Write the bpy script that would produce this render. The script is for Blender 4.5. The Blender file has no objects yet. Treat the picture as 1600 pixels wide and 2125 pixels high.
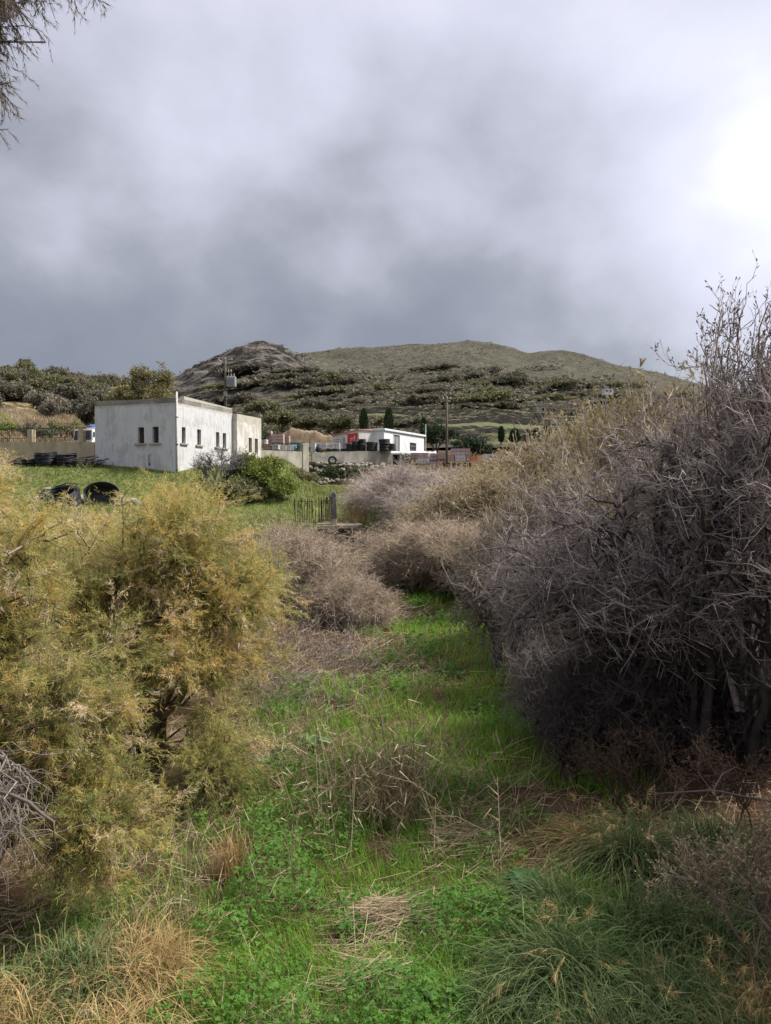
import bpy, math, random
import numpy as np
from mathutils import Vector
# ------------------------------------------------------------------ camera, sky, sun, exposure
SC = bpy.context.scene
COL = SC.collection
CZ = 3.2                      # eye height above the floor of the stream bed
PITCH = math.radians(1.164)
cam = bpy.data.objects.new('camera', bpy.data.cameras.new('camera'))
COL.objects.link(cam)
cam.location = (0, 0, CZ)
cam.rotation_euler = (math.radians(90) - PITCH, 0, 0)
cam.data.sensor_fit = 'HORIZONTAL'
cam.data.sensor_width = 36
cam.data.lens = 36
cam.data.clip_start = 0.05
cam.data.clip_end = 5000
SC.camera = cam

SUN_AZ, SUN_EL = math.radians(84), math.radians(50)      # azimuth clockwise from the view direction (+Y)
SUN_DIR = Vector((math.sin(SUN_AZ)*math.cos(SUN_EL), math.cos(SUN_AZ)*math.cos(SUN_EL), math.sin(SUN_EL)))
sl = bpy.data.lights.new('sun', 'SUN')
sl.energy = 3.7
sl.angle = math.radians(11)
sl.color = (1.0, 0.95, 0.88)
so = bpy.data.objects.new('sun', sl)
COL.objects.link(so)
so.rotation_euler = (-SUN_DIR).to_track_quat('-Z', 'Y').to_euler()

SC.view_settings.view_transform = 'Standard'
SC.view_settings.look = 'None'
SC.view_settings.gamma = 1.0
SC.view_settings.exposure = 0.95
SC.cycles.max_bounces = 4
SC.cycles.diffuse_bounces = 2
SC.cycles.transmission_bounces = 2
SC.cycles.transparent_max_bounces = 4

def nd(nt, typ, **kw):
    n = nt.nodes.new(typ)
    for k, v in kw.items():
        if k.startswith('i_'):
            n.inputs[k[2:].replace('_', ' ')].default_value = v
        else:
            setattr(n, k, v)
    return n

def math_node(nt, op, a, b=None, clamp=False):
    n = nt.nodes.new('ShaderNodeMath'); n.operation = op; n.use_clamp = clamp
    for i, v in enumerate((a, b)):
        if v is None: continue
        if isinstance(v, (int, float)): n.inputs[i].default_value = v
        else: nt.links.new(v, n.inputs[i])
    return n.outputs[0]

def ramp(nt, fac, stops, interp='LINEAR'):
    r = nt.nodes.new('ShaderNodeValToRGB')
    r.color_ramp.interpolation = interp
    e = r.color_ramp.elements
    while len(e) < len(stops): e.new(0.5)
    for el, (p, c) in zip(e, stops):
        el.position = p
        el.color = (c[0], c[1], c[2], 1) if hasattr(c, '__len__') else (c, c, c, 1)
    if fac is not None: nt.links.new(fac, r.inputs[0])
    return r.outputs[0]

def mixc(nt, fac, a, b, blend='MIX'):
    m = nt.nodes.new('ShaderNodeMix'); m.data_type = 'RGBA'; m.blend_type = blend
    def put(s, v):
        if hasattr(v, '__len__'): s.default_value = (v[0], v[1], v[2], 1)
        elif isinstance(v, (int, float)): s.default_value = v
        else: nt.links.new(v, s)
    put(m.inputs[0], fac); put(m.inputs[6], a); put(m.inputs[7], b)
    return m.outputs[2]

def build_world():
    w = bpy.data.worlds.new('World'); SC.world = w; w.use_nodes = True
    nt = w.node_tree; nt.nodes.clear()
    out = nd(nt, 'ShaderNodeOutputWorld')
    tc = nd(nt, 'ShaderNodeTexCoord')
    sep = nd(nt, 'ShaderNodeSeparateXYZ'); nt.links.new(tc.outputs['Generated'], sep.inputs[0])
    X, Y, Z = sep.outputs
    zc = math_node(nt, 'MAXIMUM', Z, 0.0)
    n1 = nd(nt, 'ShaderNodeTexNoise', i_Scale=2.4, i_Detail=3.0, i_Roughness=0.45, i_Distortion=0.2)
    mp = nd(nt, 'ShaderNodeMapping'); mp.inputs['Location'].default_value = (5.5, 7.7, -2.2)
    mp.inputs['Rotation'].default_value = (0, 0, 0.9); mp.inputs['Scale'].default_value = (1.0, 1.0, 1.35)
    nt.links.new(tc.outputs['Generated'], mp.inputs[0]); nt.links.new(mp.outputs[0], n1.inputs['Vector'])
    n2 = nd(nt, 'ShaderNodeTexNoise', i_Scale=6.5, i_Detail=5.0, i_Roughness=0.5, i_Distortion=0.15)
    nt.links.new(mp.outputs[0], n2.inputs['Vector'])
    nsum = math_node(nt, 'ADD', math_node(nt, 'MULTIPLY', math_node(nt, 'SUBTRACT', n1.outputs[0], 0.5), 0.42),
                     math_node(nt, 'MULTIPLY', math_node(nt, 'SUBTRACT', n2.outputs[0], 0.5), 0.30))
    # light through the cloud: a glow round the hidden sun
    gd = Vector((math.sin(math.radians(29)) * math.cos(math.radians(16)), math.cos(math.radians(29)) * math.cos(math.radians(16)), math.sin(math.radians(16))))
    dot = nd(nt, 'ShaderNodeVectorMath', operation='DOT_PRODUCT')
    nt.links.new(tc.outputs['Generated'], dot.inputs[0]); dot.inputs[1].default_value = gd
    dd = math_node(nt, 'MAXIMUM', dot.outputs['Value'], 0.0)
    glow = math_node(nt, 'POWER', dd, 34.0)
    # thickness of the cloud layer: darkest low over the hills, thinner higher up
    hz = math_node(nt, 'SUBTRACT', Z, math_node(nt, 'MULTIPLY', X, -0.06))
    f = math_node(nt, 'ADD', math_node(nt, 'MULTIPLY', hz, .66), math_node(nt, 'ADD', nsum, math_node(nt, 'MULTIPLY', glow, 0.41)))
    f = math_node(nt, 'ADD', f, 0.10, clamp=True)
    cloud = ramp(nt, f, [(0.0, (.10, .108, .136)), (.12, (.122, .13, .16)), (.22, (.152, .16, .19)), (.30, (.20, .207, .241)), (.38, (.288, .294, .342)),
                         (.48, (.378, .383, .45)), (.62, (.48, .485, .558)), (.8, (.68, .683, .745)), (1.0, (.98, .98, .985))])
    sky = nd(nt, 'ShaderNodeTexSky'); sky.sky_type = 'NISHITA'; sky.sun_disc = False
    sky.sun_elevation = SUN_EL; sky.sun_rotation = SUN_AZ
    hi = nd(nt, 'ShaderNodeVectorMath', operation='SCALE'); hi.inputs['Scale'].default_value = 0.1
    nt.links.new(sky.outputs[0], hi.inputs[0])
    col = mixc(nt, 0.93, hi.outputs[0], cloud)
    bg = nd(nt, 'ShaderNodeBackground'); bg.inputs['Strength'].default_value = 1.0
    nt.links.new(col, bg.inputs[0]); nt.links.new(bg.outputs[0], out.inputs[0])
build_world()

# ------------------------------------------------------------------ helpers
RNG = np.random.default_rng(7)
def nrm(v):
    return v / np.maximum(np.linalg.norm(v, axis=-1, keepdims=True), 1e-9)

CP, SP = math.cos(PITCH), math.sin(PITCH)
def P(px, py, D):
    """world point at depth D (metres along +Y) seen at photo pixel px, py"""
    u = (px - 800) / 1600; v = (1062.5 - py) / 1600
    dy, dz = CP + v * SP, v * CP - SP
    return np.array([u / dy * D, D, CZ + dz / dy * D])

def hsh(ix, iy, seed):
    h = (ix.astype(np.int64) * 374761393 + iy.astype(np.int64) * 668265263 + seed * 1442695041) & 0xffffffff
    h = ((h ^ (h >> 13)) * 1274126177) & 0xffffffff
    return ((h ^ (h >> 16)) & 0xffff) / 65535.0
def vnoise(x, y, seed=0):
    x, y = np.asarray(x, float), np.asarray(y, float)
    ix, iy = np.floor(x), np.floor(y); fx, fy = x - ix, y - iy
    fx = fx*fx*(3-2*fx); fy = fy*fy*(3-2*fy)
    a, b = hsh(ix, iy, seed), hsh(ix+1, iy, seed); c, d = hsh(ix, iy+1, seed), hsh(ix+1, iy+1, seed)
    return (a*(1-fx)+b*fx)*(1-fy) + (c*(1-fx)+d*fx)*fy
def fbm(x, y, seed=0, o=4):
    s = 0; a = .5; t = 0
    for i in range(o):
        s = s + a*vnoise(x*2**i, y*2**i, seed+i*17); t += a; a *= .5
    return s/t
def sstep(a, b, x):
    t = np.clip((np.asarray(x, float)-a)/(b-a), 0, 1); return t*t*(3-2*t)

def tag(o, label=None, cat=None, group=None, kind=None):
    if label: o['label'] = label
    if cat: o['category'] = cat
    if group: o['group'] = group
    if kind: o['kind'] = kind
    return o
def empty(name, loc=(0, 0, 0), rz=0.0, label=None, cat=None, group=None):
    e = bpy.data.objects.new(name, None); COL.objects.link(e)
    e.location = [float(c) for c in loc]; e.rotation_euler = (0, 0, rz); e.empty_display_size = 0.2
    return tag(e, label, cat, group)

def mesh_np(name, V, F, rnd=None, smooth=False):
    V = np.asarray(V, np.float32).reshape(-1, 3); F = np.asarray(F, np.int32)
    me = bpy.data.meshes.new(name)
    k = F.shape[1]; n = len(F)
    me.vertices.add(len(V)); me.vertices.foreach_set('co', V.ravel())
    me.loops.add(n*k); me.loops.foreach_set('vertex_index', F.ravel())
    me.polygons.add(n); me.polygons.foreach_set('loop_start', np.arange(0, n*k, k, dtype=np.int32))
    try: me.polygons.foreach_set('loop_total', np.full(n, k, np.int32))
    except Exception: pass
    if smooth: me.polygons.foreach_set('use_smooth', np.ones(n, bool))
    if rnd is not None:
        a = me.attributes.new('rnd', 'FLOAT', 'POINT'); a.data.foreach_set('value', np.asarray(rnd, np.float32).ravel())
    me.update(calc_edges=True)
    return me
def obj(name, me, mat=None, parent=None, loc=None, rz=None):
    o = bpy.data.objects.new(name, me); COL.objects.link(o)
    if mat is not None and not me.materials: me.materials.append(mat)
    if parent is not None: o.parent = parent
    if loc is not None: o.location = [float(c) for c in loc]
    if rz is not None: o.rotation_euler = (0, 0, rz)
    return o
def copy_tree(o, parent=None):
    c = o.copy(); COL.objects.link(c); c.parent = parent
    for ch in o.children: copy_tree(ch, c)
    return c

class MB:
    """collects boxes, tubes and quads for ONE mesh"""
    def __init__(s): s.v = []; s.f = []
    def add(s, v, f):
        b = len(s.v); s.v += [tuple(map(float, p)) for p in v]; s.f += [tuple(i+b for i in q) for q in f]; return s
    def box(s, x0, x1, y0, y1, z0, z1, j=0.0):
        c = [(x0,y0,z0),(x1,y0,z0),(x1,y1,z0),(x0,y1,z0),(x0,y0,z1),(x1,y0,z1),(x1,y1,z1),(x0,y1,z1)]
        if j: c = [tuple(q+random.uniform(-j, j) for q in p) for p in c]
        return s.add(c, [(0,3,2,1),(4,5,6,7),(0,1,5,4),(1,2,6,5),(2,3,7,6),(3,0,4,7)])
    def tube(s, pts, r, n=8, cap=True):
        pts = [Vector(p) for p in pts]; rr = r if hasattr(r, '__len__') else [r]*len(pts)
        vs = []
        for i, p in enumerate(pts):
            t = (pts[min(i+1, len(pts)-1)] - pts[max(i-1, 0)]).normalized()
            a = t.orthogonal().normalized() if abs(t.z) > .9 else t.cross(Vector((0,0,1))).normalized(); b = t.cross(a)
            if abs(t.z) > .9: a = (Vector((1,0,0)) - t*t.x).normalized(); b = t.cross(a)
            for k in range(n):
                q = 2*math.pi*k/n; vs.append(p + (a*math.cos(q)+b*math.sin(q))*rr[i])
        fs = []
        for i in range(len(pts)-1):
            for k in range(n):
                fs.append((i*n+k, i*n+(k+1) % n, (i+1)*n+(k+1) % n, (i+1)*n+k))
        if cap: fs += [tuple(range(n))[::-1], tuple(range((len(pts)-1)*n, len(pts)*n))]
        return s.add(vs, fs)
    def lathe(s, prof, n=20, c=(0,0,0)):
        vs = []; m = len(prof)
        for k in range(n):
            q = 2*math.pi*k/n
            for r, z in prof: vs.append((c[0]+r*math.cos(q), c[1]+r*math.sin(q), c[2]+z))
        fs = [(k*m+i, ((k+1) % n)*m+i, ((k+1) % n)*m+i+1, k*m+i+1) for k in range(n) for i in range(m-1)]
        return s.add(vs, fs)
    def mesh(s, name, smooth=False):
        me = bpy.data.meshes.new(name); me.from_pydata(s.v, [], s.f)
        if smooth: me.polygons.foreach_set('use_smooth', [True]*len(me.polygons))
        me.update(); return me
    def build(s, name, mat, parent=None, loc=None, rz=None, smooth=False, bevel=0):
        o = obj(name, s.mesh(name, smooth), mat, parent, loc, rz)
        if bevel:
            m = o.modifiers.new('bevel', 'BEVEL'); m.width = bevel; m.segments = 2; m.limit_method = 'ANGLE'
        return o

# ---- vectorised growth
def tubes(Pn, R, sides=3):
    N, n, _ = Pn.shape
    T = nrm(np.gradient(Pn, axis=1))
    ref = np.where(np.abs(T[..., 2:3]) < .8, np.array([0, 0, 1.]), np.array([1., 0, 0]))
    A = nrm(np.cross(T, ref)); B = np.cross(T, A)
    q = np.arange(sides)*2*np.pi/sides
    V = Pn[:, :, None, :] + R[:, :, None, None]*(A[:, :, None, :]*np.cos(q)[None, None, :, None] + B[:, :, None, :]*np.sin(q)[None, None, :, None])
    idx = np.arange(N*n*sides).reshape(N, n, sides)
    a = idx[:, :-1, :]; b = np.roll(a, -1, 2); d = idx[:, 1:, :]; c = np.roll(d, -1, 2)
    F = np.stack([a, b, c, d], -1).reshape(-1, 4)
    return V.reshape(-1, 3), F
def strips(Pn, W, side):
    N, n, _ = Pn.shape
    V = np.stack([Pn - side[:, None, :]*W[..., None], Pn + side[:, None, :]*W[..., None]], 2)
    idx = np.arange(N*n*2).reshape(N, n, 2)
    F = np.stack([idx[:, :-1, 0], idx[:, :-1, 1], idx[:, 1:, 1], idx[:, 1:, 0]], -1).reshape(-1, 4)
    return V.reshape(-1, 3), F
def diamonds(C, d, side, L, W):
    """leaf-shaped quads: base C, direction d"""
    L = np.broadcast_to(L, (len(C),))[:, None]; W = np.broadcast_to(W, (len(C),))[:, None]
    V = np.stack([C, C + d*L*.45 + side*W, C + d*L, C + d*L*.45 - side*W], 1)
    return V.reshape(-1, 3), np.arange(len(C)*4).reshape(-1, 4)
def slivers(C, d, side, L, W):
    L = np.broadcast_to(L, (len(C),))[:, None]; W = np.broadcast_to(W, (len(C),))[:, None]
    V = np.stack([C - side*W, C + side*W, C + d*L], 1)
    return V.reshape(-1, 3), np.arange(len(C)*3).reshape(-1, 3)
def rdir(n, r=None):
    r = r or RNG
    return nrm(r.normal(size=(n, 3)))
def join(parts):
    Vs, Fs, b = [], [], 0
    for V, F in parts: Vs.append(V); Fs.append(F+b); b += len(V)
    return np.concatenate(Vs), np.concatenate(Fs)
def at_t(Pn, i, t):
    n = Pn.shape[1]; x = t*(n-1); k = np.minimum(x.astype(int), n-2); f = (x-k)[:, None]
    a, b = Pn[i, k], Pn[i, k+1]
    return a*(1-f)+b*f, nrm(b-a)
def curve_to(S, T0, E, n, wob, lift, r):
    d = np.linalg.norm(E-S, axis=1, keepdims=True)
    C = S + T0*d*.5 + np.array([0, 0, 1.])*d*lift
    t = np.linspace(0, 1, n)[None, :, None]
    Pn = (1-t)**2*S[:, None] + 2*t*(1-t)*C[:, None] + t*t*E[:, None]
    Pn[:, 1:-1] += r.normal(size=(len(S), n-2, 3))*d[:, None]*wob
    return Pn
def woody(seed, bases, ells, n1=14, n2=8, n3=9, n4=0, L2=.6, L3=.3, L4=.15, r0=.06, r1=.018, r2=.007, r3=.004, r4=.0025,
          up=.25, wob=.05, lift=.12, droop=0.0, spread=.8):
    """branches from base points into a crown made of ellipsoids (centre, radii); returns levels [(P, R)]"""
    r = np.random.default_rng(seed)
    bases = np.asarray(bases, float).reshape(-1, 3); C = np.array([e[0] for e in ells], float); S = np.array([e[1] for e in ells], float)
    lv = []
    bi = np.argmin(np.linalg.norm(C[:, None, :2]-bases[None, :, :2], axis=2) + r.random((len(C), len(bases)))*.8, axis=1)
    b0 = bases[bi] + r.normal(size=C.shape)*np.array([.08, .08, 0])
    P0 = curve_to(b0, nrm(np.array([0, 0, 1.]) + .6*nrm(C-b0)), C, 10, .025, lift*.5, r)
    R0 = np.linspace(1, .4, 10)[None, :]*r0*r.uniform(.7, 1.2, (len(C), 1)); lv.append((P0, R0))
    def level(Pp, Rp, k, n, L, rad, tmin, targets=None, w=wob):
        N = len(Pp); i = np.repeat(np.arange(N), k); t = r.uniform(tmin, 1, N*k)
        Sx, T = at_t(Pp, i, t)
        Rm = Rp[i, np.minimum((t*(Rp.shape[1]-1)).astype(int), Rp.shape[1]-1)]
        if targets is None:
            d = nrm(T + spread*rdir(N*k, r) + np.array([0, 0, up - droop]))
            E = Sx + d*(L*r.uniform(.45, 1.25, N*k))[:, None]
        else: E = targets
        Q = curve_to(Sx, nrm(T + .5*rdir(N*k, r)), E, n, w, lift if targets is not None else lift*.4, r)
        ra = np.minimum(Rm*.8, rad*r.uniform(.7, 1.4, N*k))
        return Q, ra[:, None]*np.linspace(1, .45, n)[None, :]
    q = rdir(len(C)*n1, r)*(r.random(len(C)*n1)[:, None]**.4)
    i1 = np.repeat(np.arange(len(C)), n1)
    lv.append(level(P0, R0, n1, 7, 0, r1, .3, C[i1] + q*S[i1]))
    lv.append(level(*lv[1], n2, 5, L2, r2, .2, w=wob*1.3))
    if n3: lv.append(level(*lv[2], n3, 3, L3, r3, .15, w=wob*1.5))
    if n4: lv.append(level(*lv[3], n4, 3, L4, r4, .1))
    return lv
def wood_mesh(name, lv, a, b, sides, smooth=True):
    parts = [tubes(Pn, R, s) for (Pn, R), s in zip(lv[a:b], sides)]
    V, F = join(parts)
    rn = np.concatenate([np.repeat(RNG.random(len(Pn)), Pn.shape[1]*s) for (Pn, R), s in zip(lv[a:b], sides)])
    return mesh_np(name, V, F, rn, smooth)

# ------------------------------------------------------------------ materials
def newmat(name):
    m = bpy.data.materials.new(name); m.use_nodes = True; nt = m.node_tree; nt.nodes.clear()
    return m, nt, nd(nt, 'ShaderNodeOutputMaterial')
def leafmat(name, stops, transl=.3, vary=.35, rough=.7, gloss=.0, nscale=0.0, namt=.0):
    m, nt, out = newmat(name)
    at = nd(nt, 'ShaderNodeAttribute', attribute_name='rnd')
    fac = at.outputs['Fac']
    if namt:
        g = nd(nt, 'ShaderNodeNewGeometry')
        nz = nd(nt, 'ShaderNodeTexNoise', i_Scale=nscale, i_Detail=3.0); nt.links.new(g.outputs['Position'], nz.inputs['Vector'])
        fac = math_node(nt, 'ADD', fac, math_node(nt, 'MULTIPLY', math_node(nt, 'SUBTRACT', nz.outputs[0], .5), namt), clamp=True)
    c = ramp(nt, fac, stops)
    oi = nd(nt, 'ShaderNodeObjectInfo')
    hs = nd(nt, 'ShaderNodeHueSaturation'); nt.links.new(c, hs.inputs['Color'])
    nt.links.new(math_node(nt, 'ADD', math_node(nt, 'MULTIPLY', oi.outputs['Random'], vary), 1-vary*.5), hs.inputs['Value'])
    d = nd(nt, 'ShaderNodeBsdfPrincipled'); nt.links.new(hs.outputs[0], d.inputs['Base Color'])
    d.inputs['Roughness'].default_value = rough; d.inputs['Specular IOR Level'].default_value = .25+gloss
    if transl:
        t = nd(nt, 'ShaderNodeBsdfTranslucent'); nt.links.new(hs.outputs[0], t.inputs[0])
        mx = nd(nt, 'ShaderNodeMixShader'); mx.inputs[0].default_value = transl
        nt.links.new(d.outputs[0], mx.inputs[1]); nt.links.new(t.outputs[0], mx.inputs[2]); nt.links.new(mx.outputs[0], out.inputs[0])
    else: nt.links.new(d.outputs[0], out.inputs[0])
    return m
def solid(name, base, dark=None, scale=3.0, amt=.5, rough=.8, metal=0.0, bump=.0, bscale=30.0, stretch=(1, 1, 1), stops=None, spec=.3):
    """procedural surface: two-tone noise wear + fine bump, in object space"""
    m, nt, out = newmat(name)
    tc = nd(nt, 'ShaderNodeTexCoord'); mp = nd(nt, 'ShaderNodeMapping'); mp.inputs['Scale'].default_value = stretch
    nt.links.new(tc.outputs['Object'], mp.inputs[0])
    nz = nd(nt, 'ShaderNodeTexNoise', i_Scale=scale, i_Detail=8.0, i_Roughness=.62); nt.links.new(mp.outputs[0], nz.inputs['Vector'])
    dark = dark or tuple(c*(1-amt) for c in base)
    c = ramp(nt, nz.outputs[0], stops or [(.32, dark), (.62, base)])
    b = nd(nt, 'ShaderNodeBsdfPrincipled'); nt.links.new(c, b.inputs['Base Color'])
    b.inputs['Roughness'].default_value = rough; b.inputs['Metallic'].default_value = metal; b.inputs['Specular IOR Level'].default_value = spec
    if bump:
        n3 = nd(nt, 'ShaderNodeTexNoise', i_Scale=bscale, i_Detail=6.0); nt.links.new(tc.outputs['Object'], n3.inputs['Vector'])
        bp = nd(nt, 'ShaderNodeBump'); bp.inputs['Strength'].default_value = bump; bp.inputs['Distance'].default_value = .03
        nt.links.new(n3.outputs[0], bp.inputs['Height']); nt.links.new(bp.outputs[0], b.inputs['Normal'])
    nt.links.new(b.outputs[0], out.inputs[0])
    return m

def plaster(name, white=(.57, .57, .582), grey=(.43, .42, .395), z_top=5.1, band=.5, cover=.57):
    """old limewash: worn through to grey render in patches, rain-streaked below the parapet"""
    m, nt, out = newmat(name)
    tc = nd(nt, 'ShaderNodeTexCoord'); sep = nd(nt, 'ShaderNodeSeparateXYZ'); nt.links.new(tc.outputs['Object'], sep.inputs[0])
    def nz(scale, st, det=7.0, rg=.62):
        mp = nd(nt, 'ShaderNodeMapping'); mp.inputs['Scale'].default_value = st; nt.links.new(tc.outputs['Object'], mp.inputs[0])
        n = nd(nt, 'ShaderNodeTexNoise', i_Scale=scale, i_Detail=det, i_Roughness=rg); nt.links.new(mp.outputs[0], n.inputs['Vector']); return n.outputs[0]
    big = nz(.9, (1, 1, .8)); mid = nz(3.2, (1, 1, .6)); streak = nz(2.6, (1.6, 1.6, .16)); fine = nz(22, (1, 1, 1))
    # parapet wear: a strip under the top edge where the render shows
    top = math_node(nt, 'MULTIPLY', math_node(nt, 'SUBTRACT', sep.outputs[2], z_top-band), 3.2, clamp=True)
    wear = math_node(nt, 'ADD', math_node(nt, 'MULTIPLY', big, .36), math_node(nt, 'ADD', math_node(nt, 'MULTIPLY', mid, .32), math_node(nt, 'MULTIPLY', streak, .45)))
    wear = math_node(nt, 'ADD', wear, math_node(nt, 'MULTIPLY', top, .22))
    wear = math_node(nt, 'ADD', wear, math_node(nt, 'MULTIPLY', math_node(nt, 'SUBTRACT', fine, .5), .10))
    msk = ramp(nt, wear, [(cover, 0.0), (cover+.06, 1.0)])
    gcol = ramp(nt, mid, [(.3, (grey[0]*.7, grey[1]*.68, grey[2]*.62)), (.6, grey)])
    wcol = ramp(nt, streak, [(.30, (white[0]*.84, white[1]*.84, white[2]*.84)), (.58, white)])
    c = mixc(nt, math_node(nt, 'MULTIPLY', msk, .8), wcol, gcol)
    rust = ramp(nt, nz(1.7, (2.2, 2.2, .22), 4.0), [(.60, 0.0), (.72, .45)])
    c = mixc(nt, rust, c, (.42, .36, .27))
    b = nd(nt, 'ShaderNodeBsdfPrincipled'); nt.links.new(c, b.inputs['Base Color']); b.inputs['Roughness'].default_value = .92
    b.inputs['Specular IOR Level'].default_value = .15
    bp = nd(nt, 'ShaderNodeBump'); bp.inputs['Strength'].default_value = .5; bp.inputs['Distance'].default_value = .02
    nt.links.new(math_node(nt, 'SUBTRACT', fine, msk), bp.inputs['Height']); nt.links.new(bp.outputs[0], b.inputs['Normal'])
    nt.links.new(b.outputs[0], out.inputs[0])
    return m

M = {}
M['tamarisk'] = leafmat('tamarisk_foliage', [(0, (.16, .20, .065)), (.3, (.355, .35, .12)), (.55, (.51, .445, .155)), (.78, (.61, .415, .12)), (.9, (.68, .54, .32)), (1, (.76, .63, .47))], .5, 0)
M['tam_wood'] = leafmat('tamarisk_bark', [(0, (.07, .045, .03)), (.6, (.12, .085, .06)), (1, (.24, .20, .17))], 0, 0, .9)
M['grey_twig'] = leafmat('grey_dead_twigs', [(0, (.12, .10, .085)), (1, (.30, .255, .22))], 0, .1, .9)
M['bare'] = leafmat('bare_mauve_twigs', [(0, (.11, .092, .088)), (.5, (.25, .21, .193)), (1, (.46, .395, .365))], 0, .2, .85)
M['bare_brown'] = leafmat('bare_brown_twigs', [(0, (.15, .11, .085)), (.5, (.29, .22, .165)), (1, (.42, .34, .26))], 0, .3, .85)
M['gold_leaf'] = leafmat('golden_willow_leaves', [(0, (.17, .14, .07)), (.5, (.28, .23, .11)), (1, (.40, .335, .18))], .35, .2)
M['tan_leaf'] = leafmat('tan_small_leaves', [(0, (.22, .165, .10)), (.6, (.36, .28, .165)), (1, (.48, .40, .26))], .3, .3)
M['grass'] = leafmat('green_grass_blades', [(0, (.05, .12, .016)), (.4, (.11, .25, .022)), (.75, (.20, .36, .038)), (1, (.38, .39, .10))], .4, 0)
M['clover'] = leafmat('clover_leaves', [(0, (.035, .105, .018)), (.5, (.075, .18, .025)), (1, (.15, .29, .04))], .35, 0)
M['straw'] = leafmat('dry_straw', [(0, (.16, .11, .065)), (.5, (.34, .26, .16)), (1, (.52, .43, .28))], .15, 0)
M['meadow'] = leafmat('meadow_grass', [(0, (.062, .082, .022)), (.4, (.112, .16, .034)), (.7, (.185, .22, .055)), (1, (.31, .25, .115))], .3, 0)
M['tussock'] = leafmat('tussock_blades', [(0, (.045, .08, .028)), (.45, (.12, .175, .06)), (.75, (.25, .265, .10)), (1, (.44, .37, .18))], .25, .2)
M['drytuss'] = leafmat('dry_tussock_blades', [(0, (.17, .11, .045)), (.5, (.36, .245, .095)), (1, (.55, .41, .20))], .2, .2)
M['euca'] = leafmat('eucalyptus_leaves', [(0, (.09, .09, .035)), (.5, (.20, .18, .08)), (1, (.32, .28, .14))], .25, .15)
M['shrub'] = leafmat('hillside_shrub_leaves', [(0, (.09, .083, .06)), (.5, (.16, .145, .105)), (1, (.23, .21, .155))], .3, .5)
M['shrub2'] = leafmat('green_shrub_leaves', [(0, (.08, .084, .042)), (.5, (.15, .15, .075)), (1, (.24, .23, .12))], .28, .5)
M['dgreen'] = leafmat('dark_evergreen_leaves', [(0, (.018, .032, .014)), (.6, (.036, .06, .024)), (1, (.065, .095, .04))], .1, .2)
M['lgreen'] = leafmat('bright_bush_leaves', [(0, (.06, .10, .02)), (.5, (.16, .20, .04)), (1, (.32, .31, .07))], .3, .2)
M['greyleaf'] = leafmat('grey_green_leaves', [(0, (.06, .075, .04)), (.6, (.12, .135, .08)), (1, (.22, .22, .15))], .25, .2)
M['fig'] = leafmat('fig_bark', [(0, (.13, .115, .115)), (1, (.30, .27, .27))], 0, 0, .85)
M['bigleaf'] = leafmat('broad_leaves', [(0, (.03, .085, .03)), (.5, (.06, .15, .04)), (1, (.12, .23, .05))], .3, .2, .55, .05)
M['reed'] = leafmat('golden_reed', [(0, (.28, .20, .09)), (.5, (.42, .31, .14)), (1, (.55, .43, .22))], .25, .1)
M['overhang'] = leafmat('dull_winter_sprays', [(0, (.10, .095, .07)), (.6, (.20, .17, .135)), (1, (.28, .20, .16))], .3, 0)
M['plaster'] = plaster('weathered_limewash')
M['plaster2'] = plaster('weathered_annex_limewash', (.62, .61, .575), (.42, .39, .33), 4.8, .6, .545)
M['concrete'] = solid('old_concrete', (.42, .39, .33), (.22, .20, .16), 1.6, rough=.9, bump=.4, stretch=(1, 1, .45))
M['tanwall'] = solid('tan_rendered_wall', (.50, .42, .28), (.30, .25, .17), 1.1, rough=.92, bump=.4, stretch=(1, 1, .5))
M['dark'] = solid('dark_interior', (.012, .011, .011), rough=.9)
M['glass'] = solid('window_glass', (.03, .035, .045), rough=.12, spec=.6)
M['iron'] = solid('rusty_iron', (.035, .03, .028), (.06, .04, .03), 8, rough=.7, metal=.3)
M['grille'] = solid('window_grille', (.10, .085, .08), (.06, .05, .05), 8, rough=.7)
M['pipe'] = solid('painted_pipe', (.55, .53, .50), (.38, .36, .33), 3, rough=.7)
M['rubber'] = solid('black_rubber', (.022, .023, .026), (.012, .012, .013), 5, rough=.6, bump=.3)
M['hdpe'] = solid('black_plastic_pipe', (.014, .015, .019), (.008, .008, .01), 3, rough=.5, spec=.3)
M['white'] = solid('white_paint', (.68, .69, .71), (.56, .57, .58), 1.2, rough=.75)
M['shopgrey'] = solid('pale_rendered_wall', (.62, .60, .58), (.48, .46, .43), 1.2, rough=.85)
M['red'] = solid('red_sign_board', (.55, .025, .035), (.42, .02, .03), 2, rough=.5)
M['redline'] = solid('faded_red_trim', (.50, .22, .18), (.40, .2, .16), 2, rough=.6)
M['wood'] = solid('weathered_pole_wood', (.13, .105, .085), (.07, .055, .045), 6, rough=.9, stretch=(4, 4, .4))
M['galv'] = solid('galvanised_steel', (.33, .34, .34), (.24, .25, .25), 4, rough=.55, metal=.4)
M['insul'] = solid('ceramic_insulator', (.45, .40, .37), rough=.3)
M['teal'] = solid('teal_painted_steel', (.03, .19, .20), (.02, .12, .13), 5, rough=.6)
M['brickp'] = solid('pink_clay_blocks', (.42, .30, .27), (.33, .23, .21), 5, rough=.9, bump=.4)
M['blockw'] = solid('pale_block_wrap', (.56, .55, .54), (.42, .41, .40), 4, rough=.7)
M['mauve'] = solid('mauve_clay_blocks', (.40, .31, .31), (.31, .23, .23), 5, rough=.9, bump=.4)
M['orange'] = solid('orange_plastic', (.50, .13, .04), rough=.5)
M['bluep'] = solid('blue_plastic', (.06, .14, .30), rough=.45)
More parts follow.
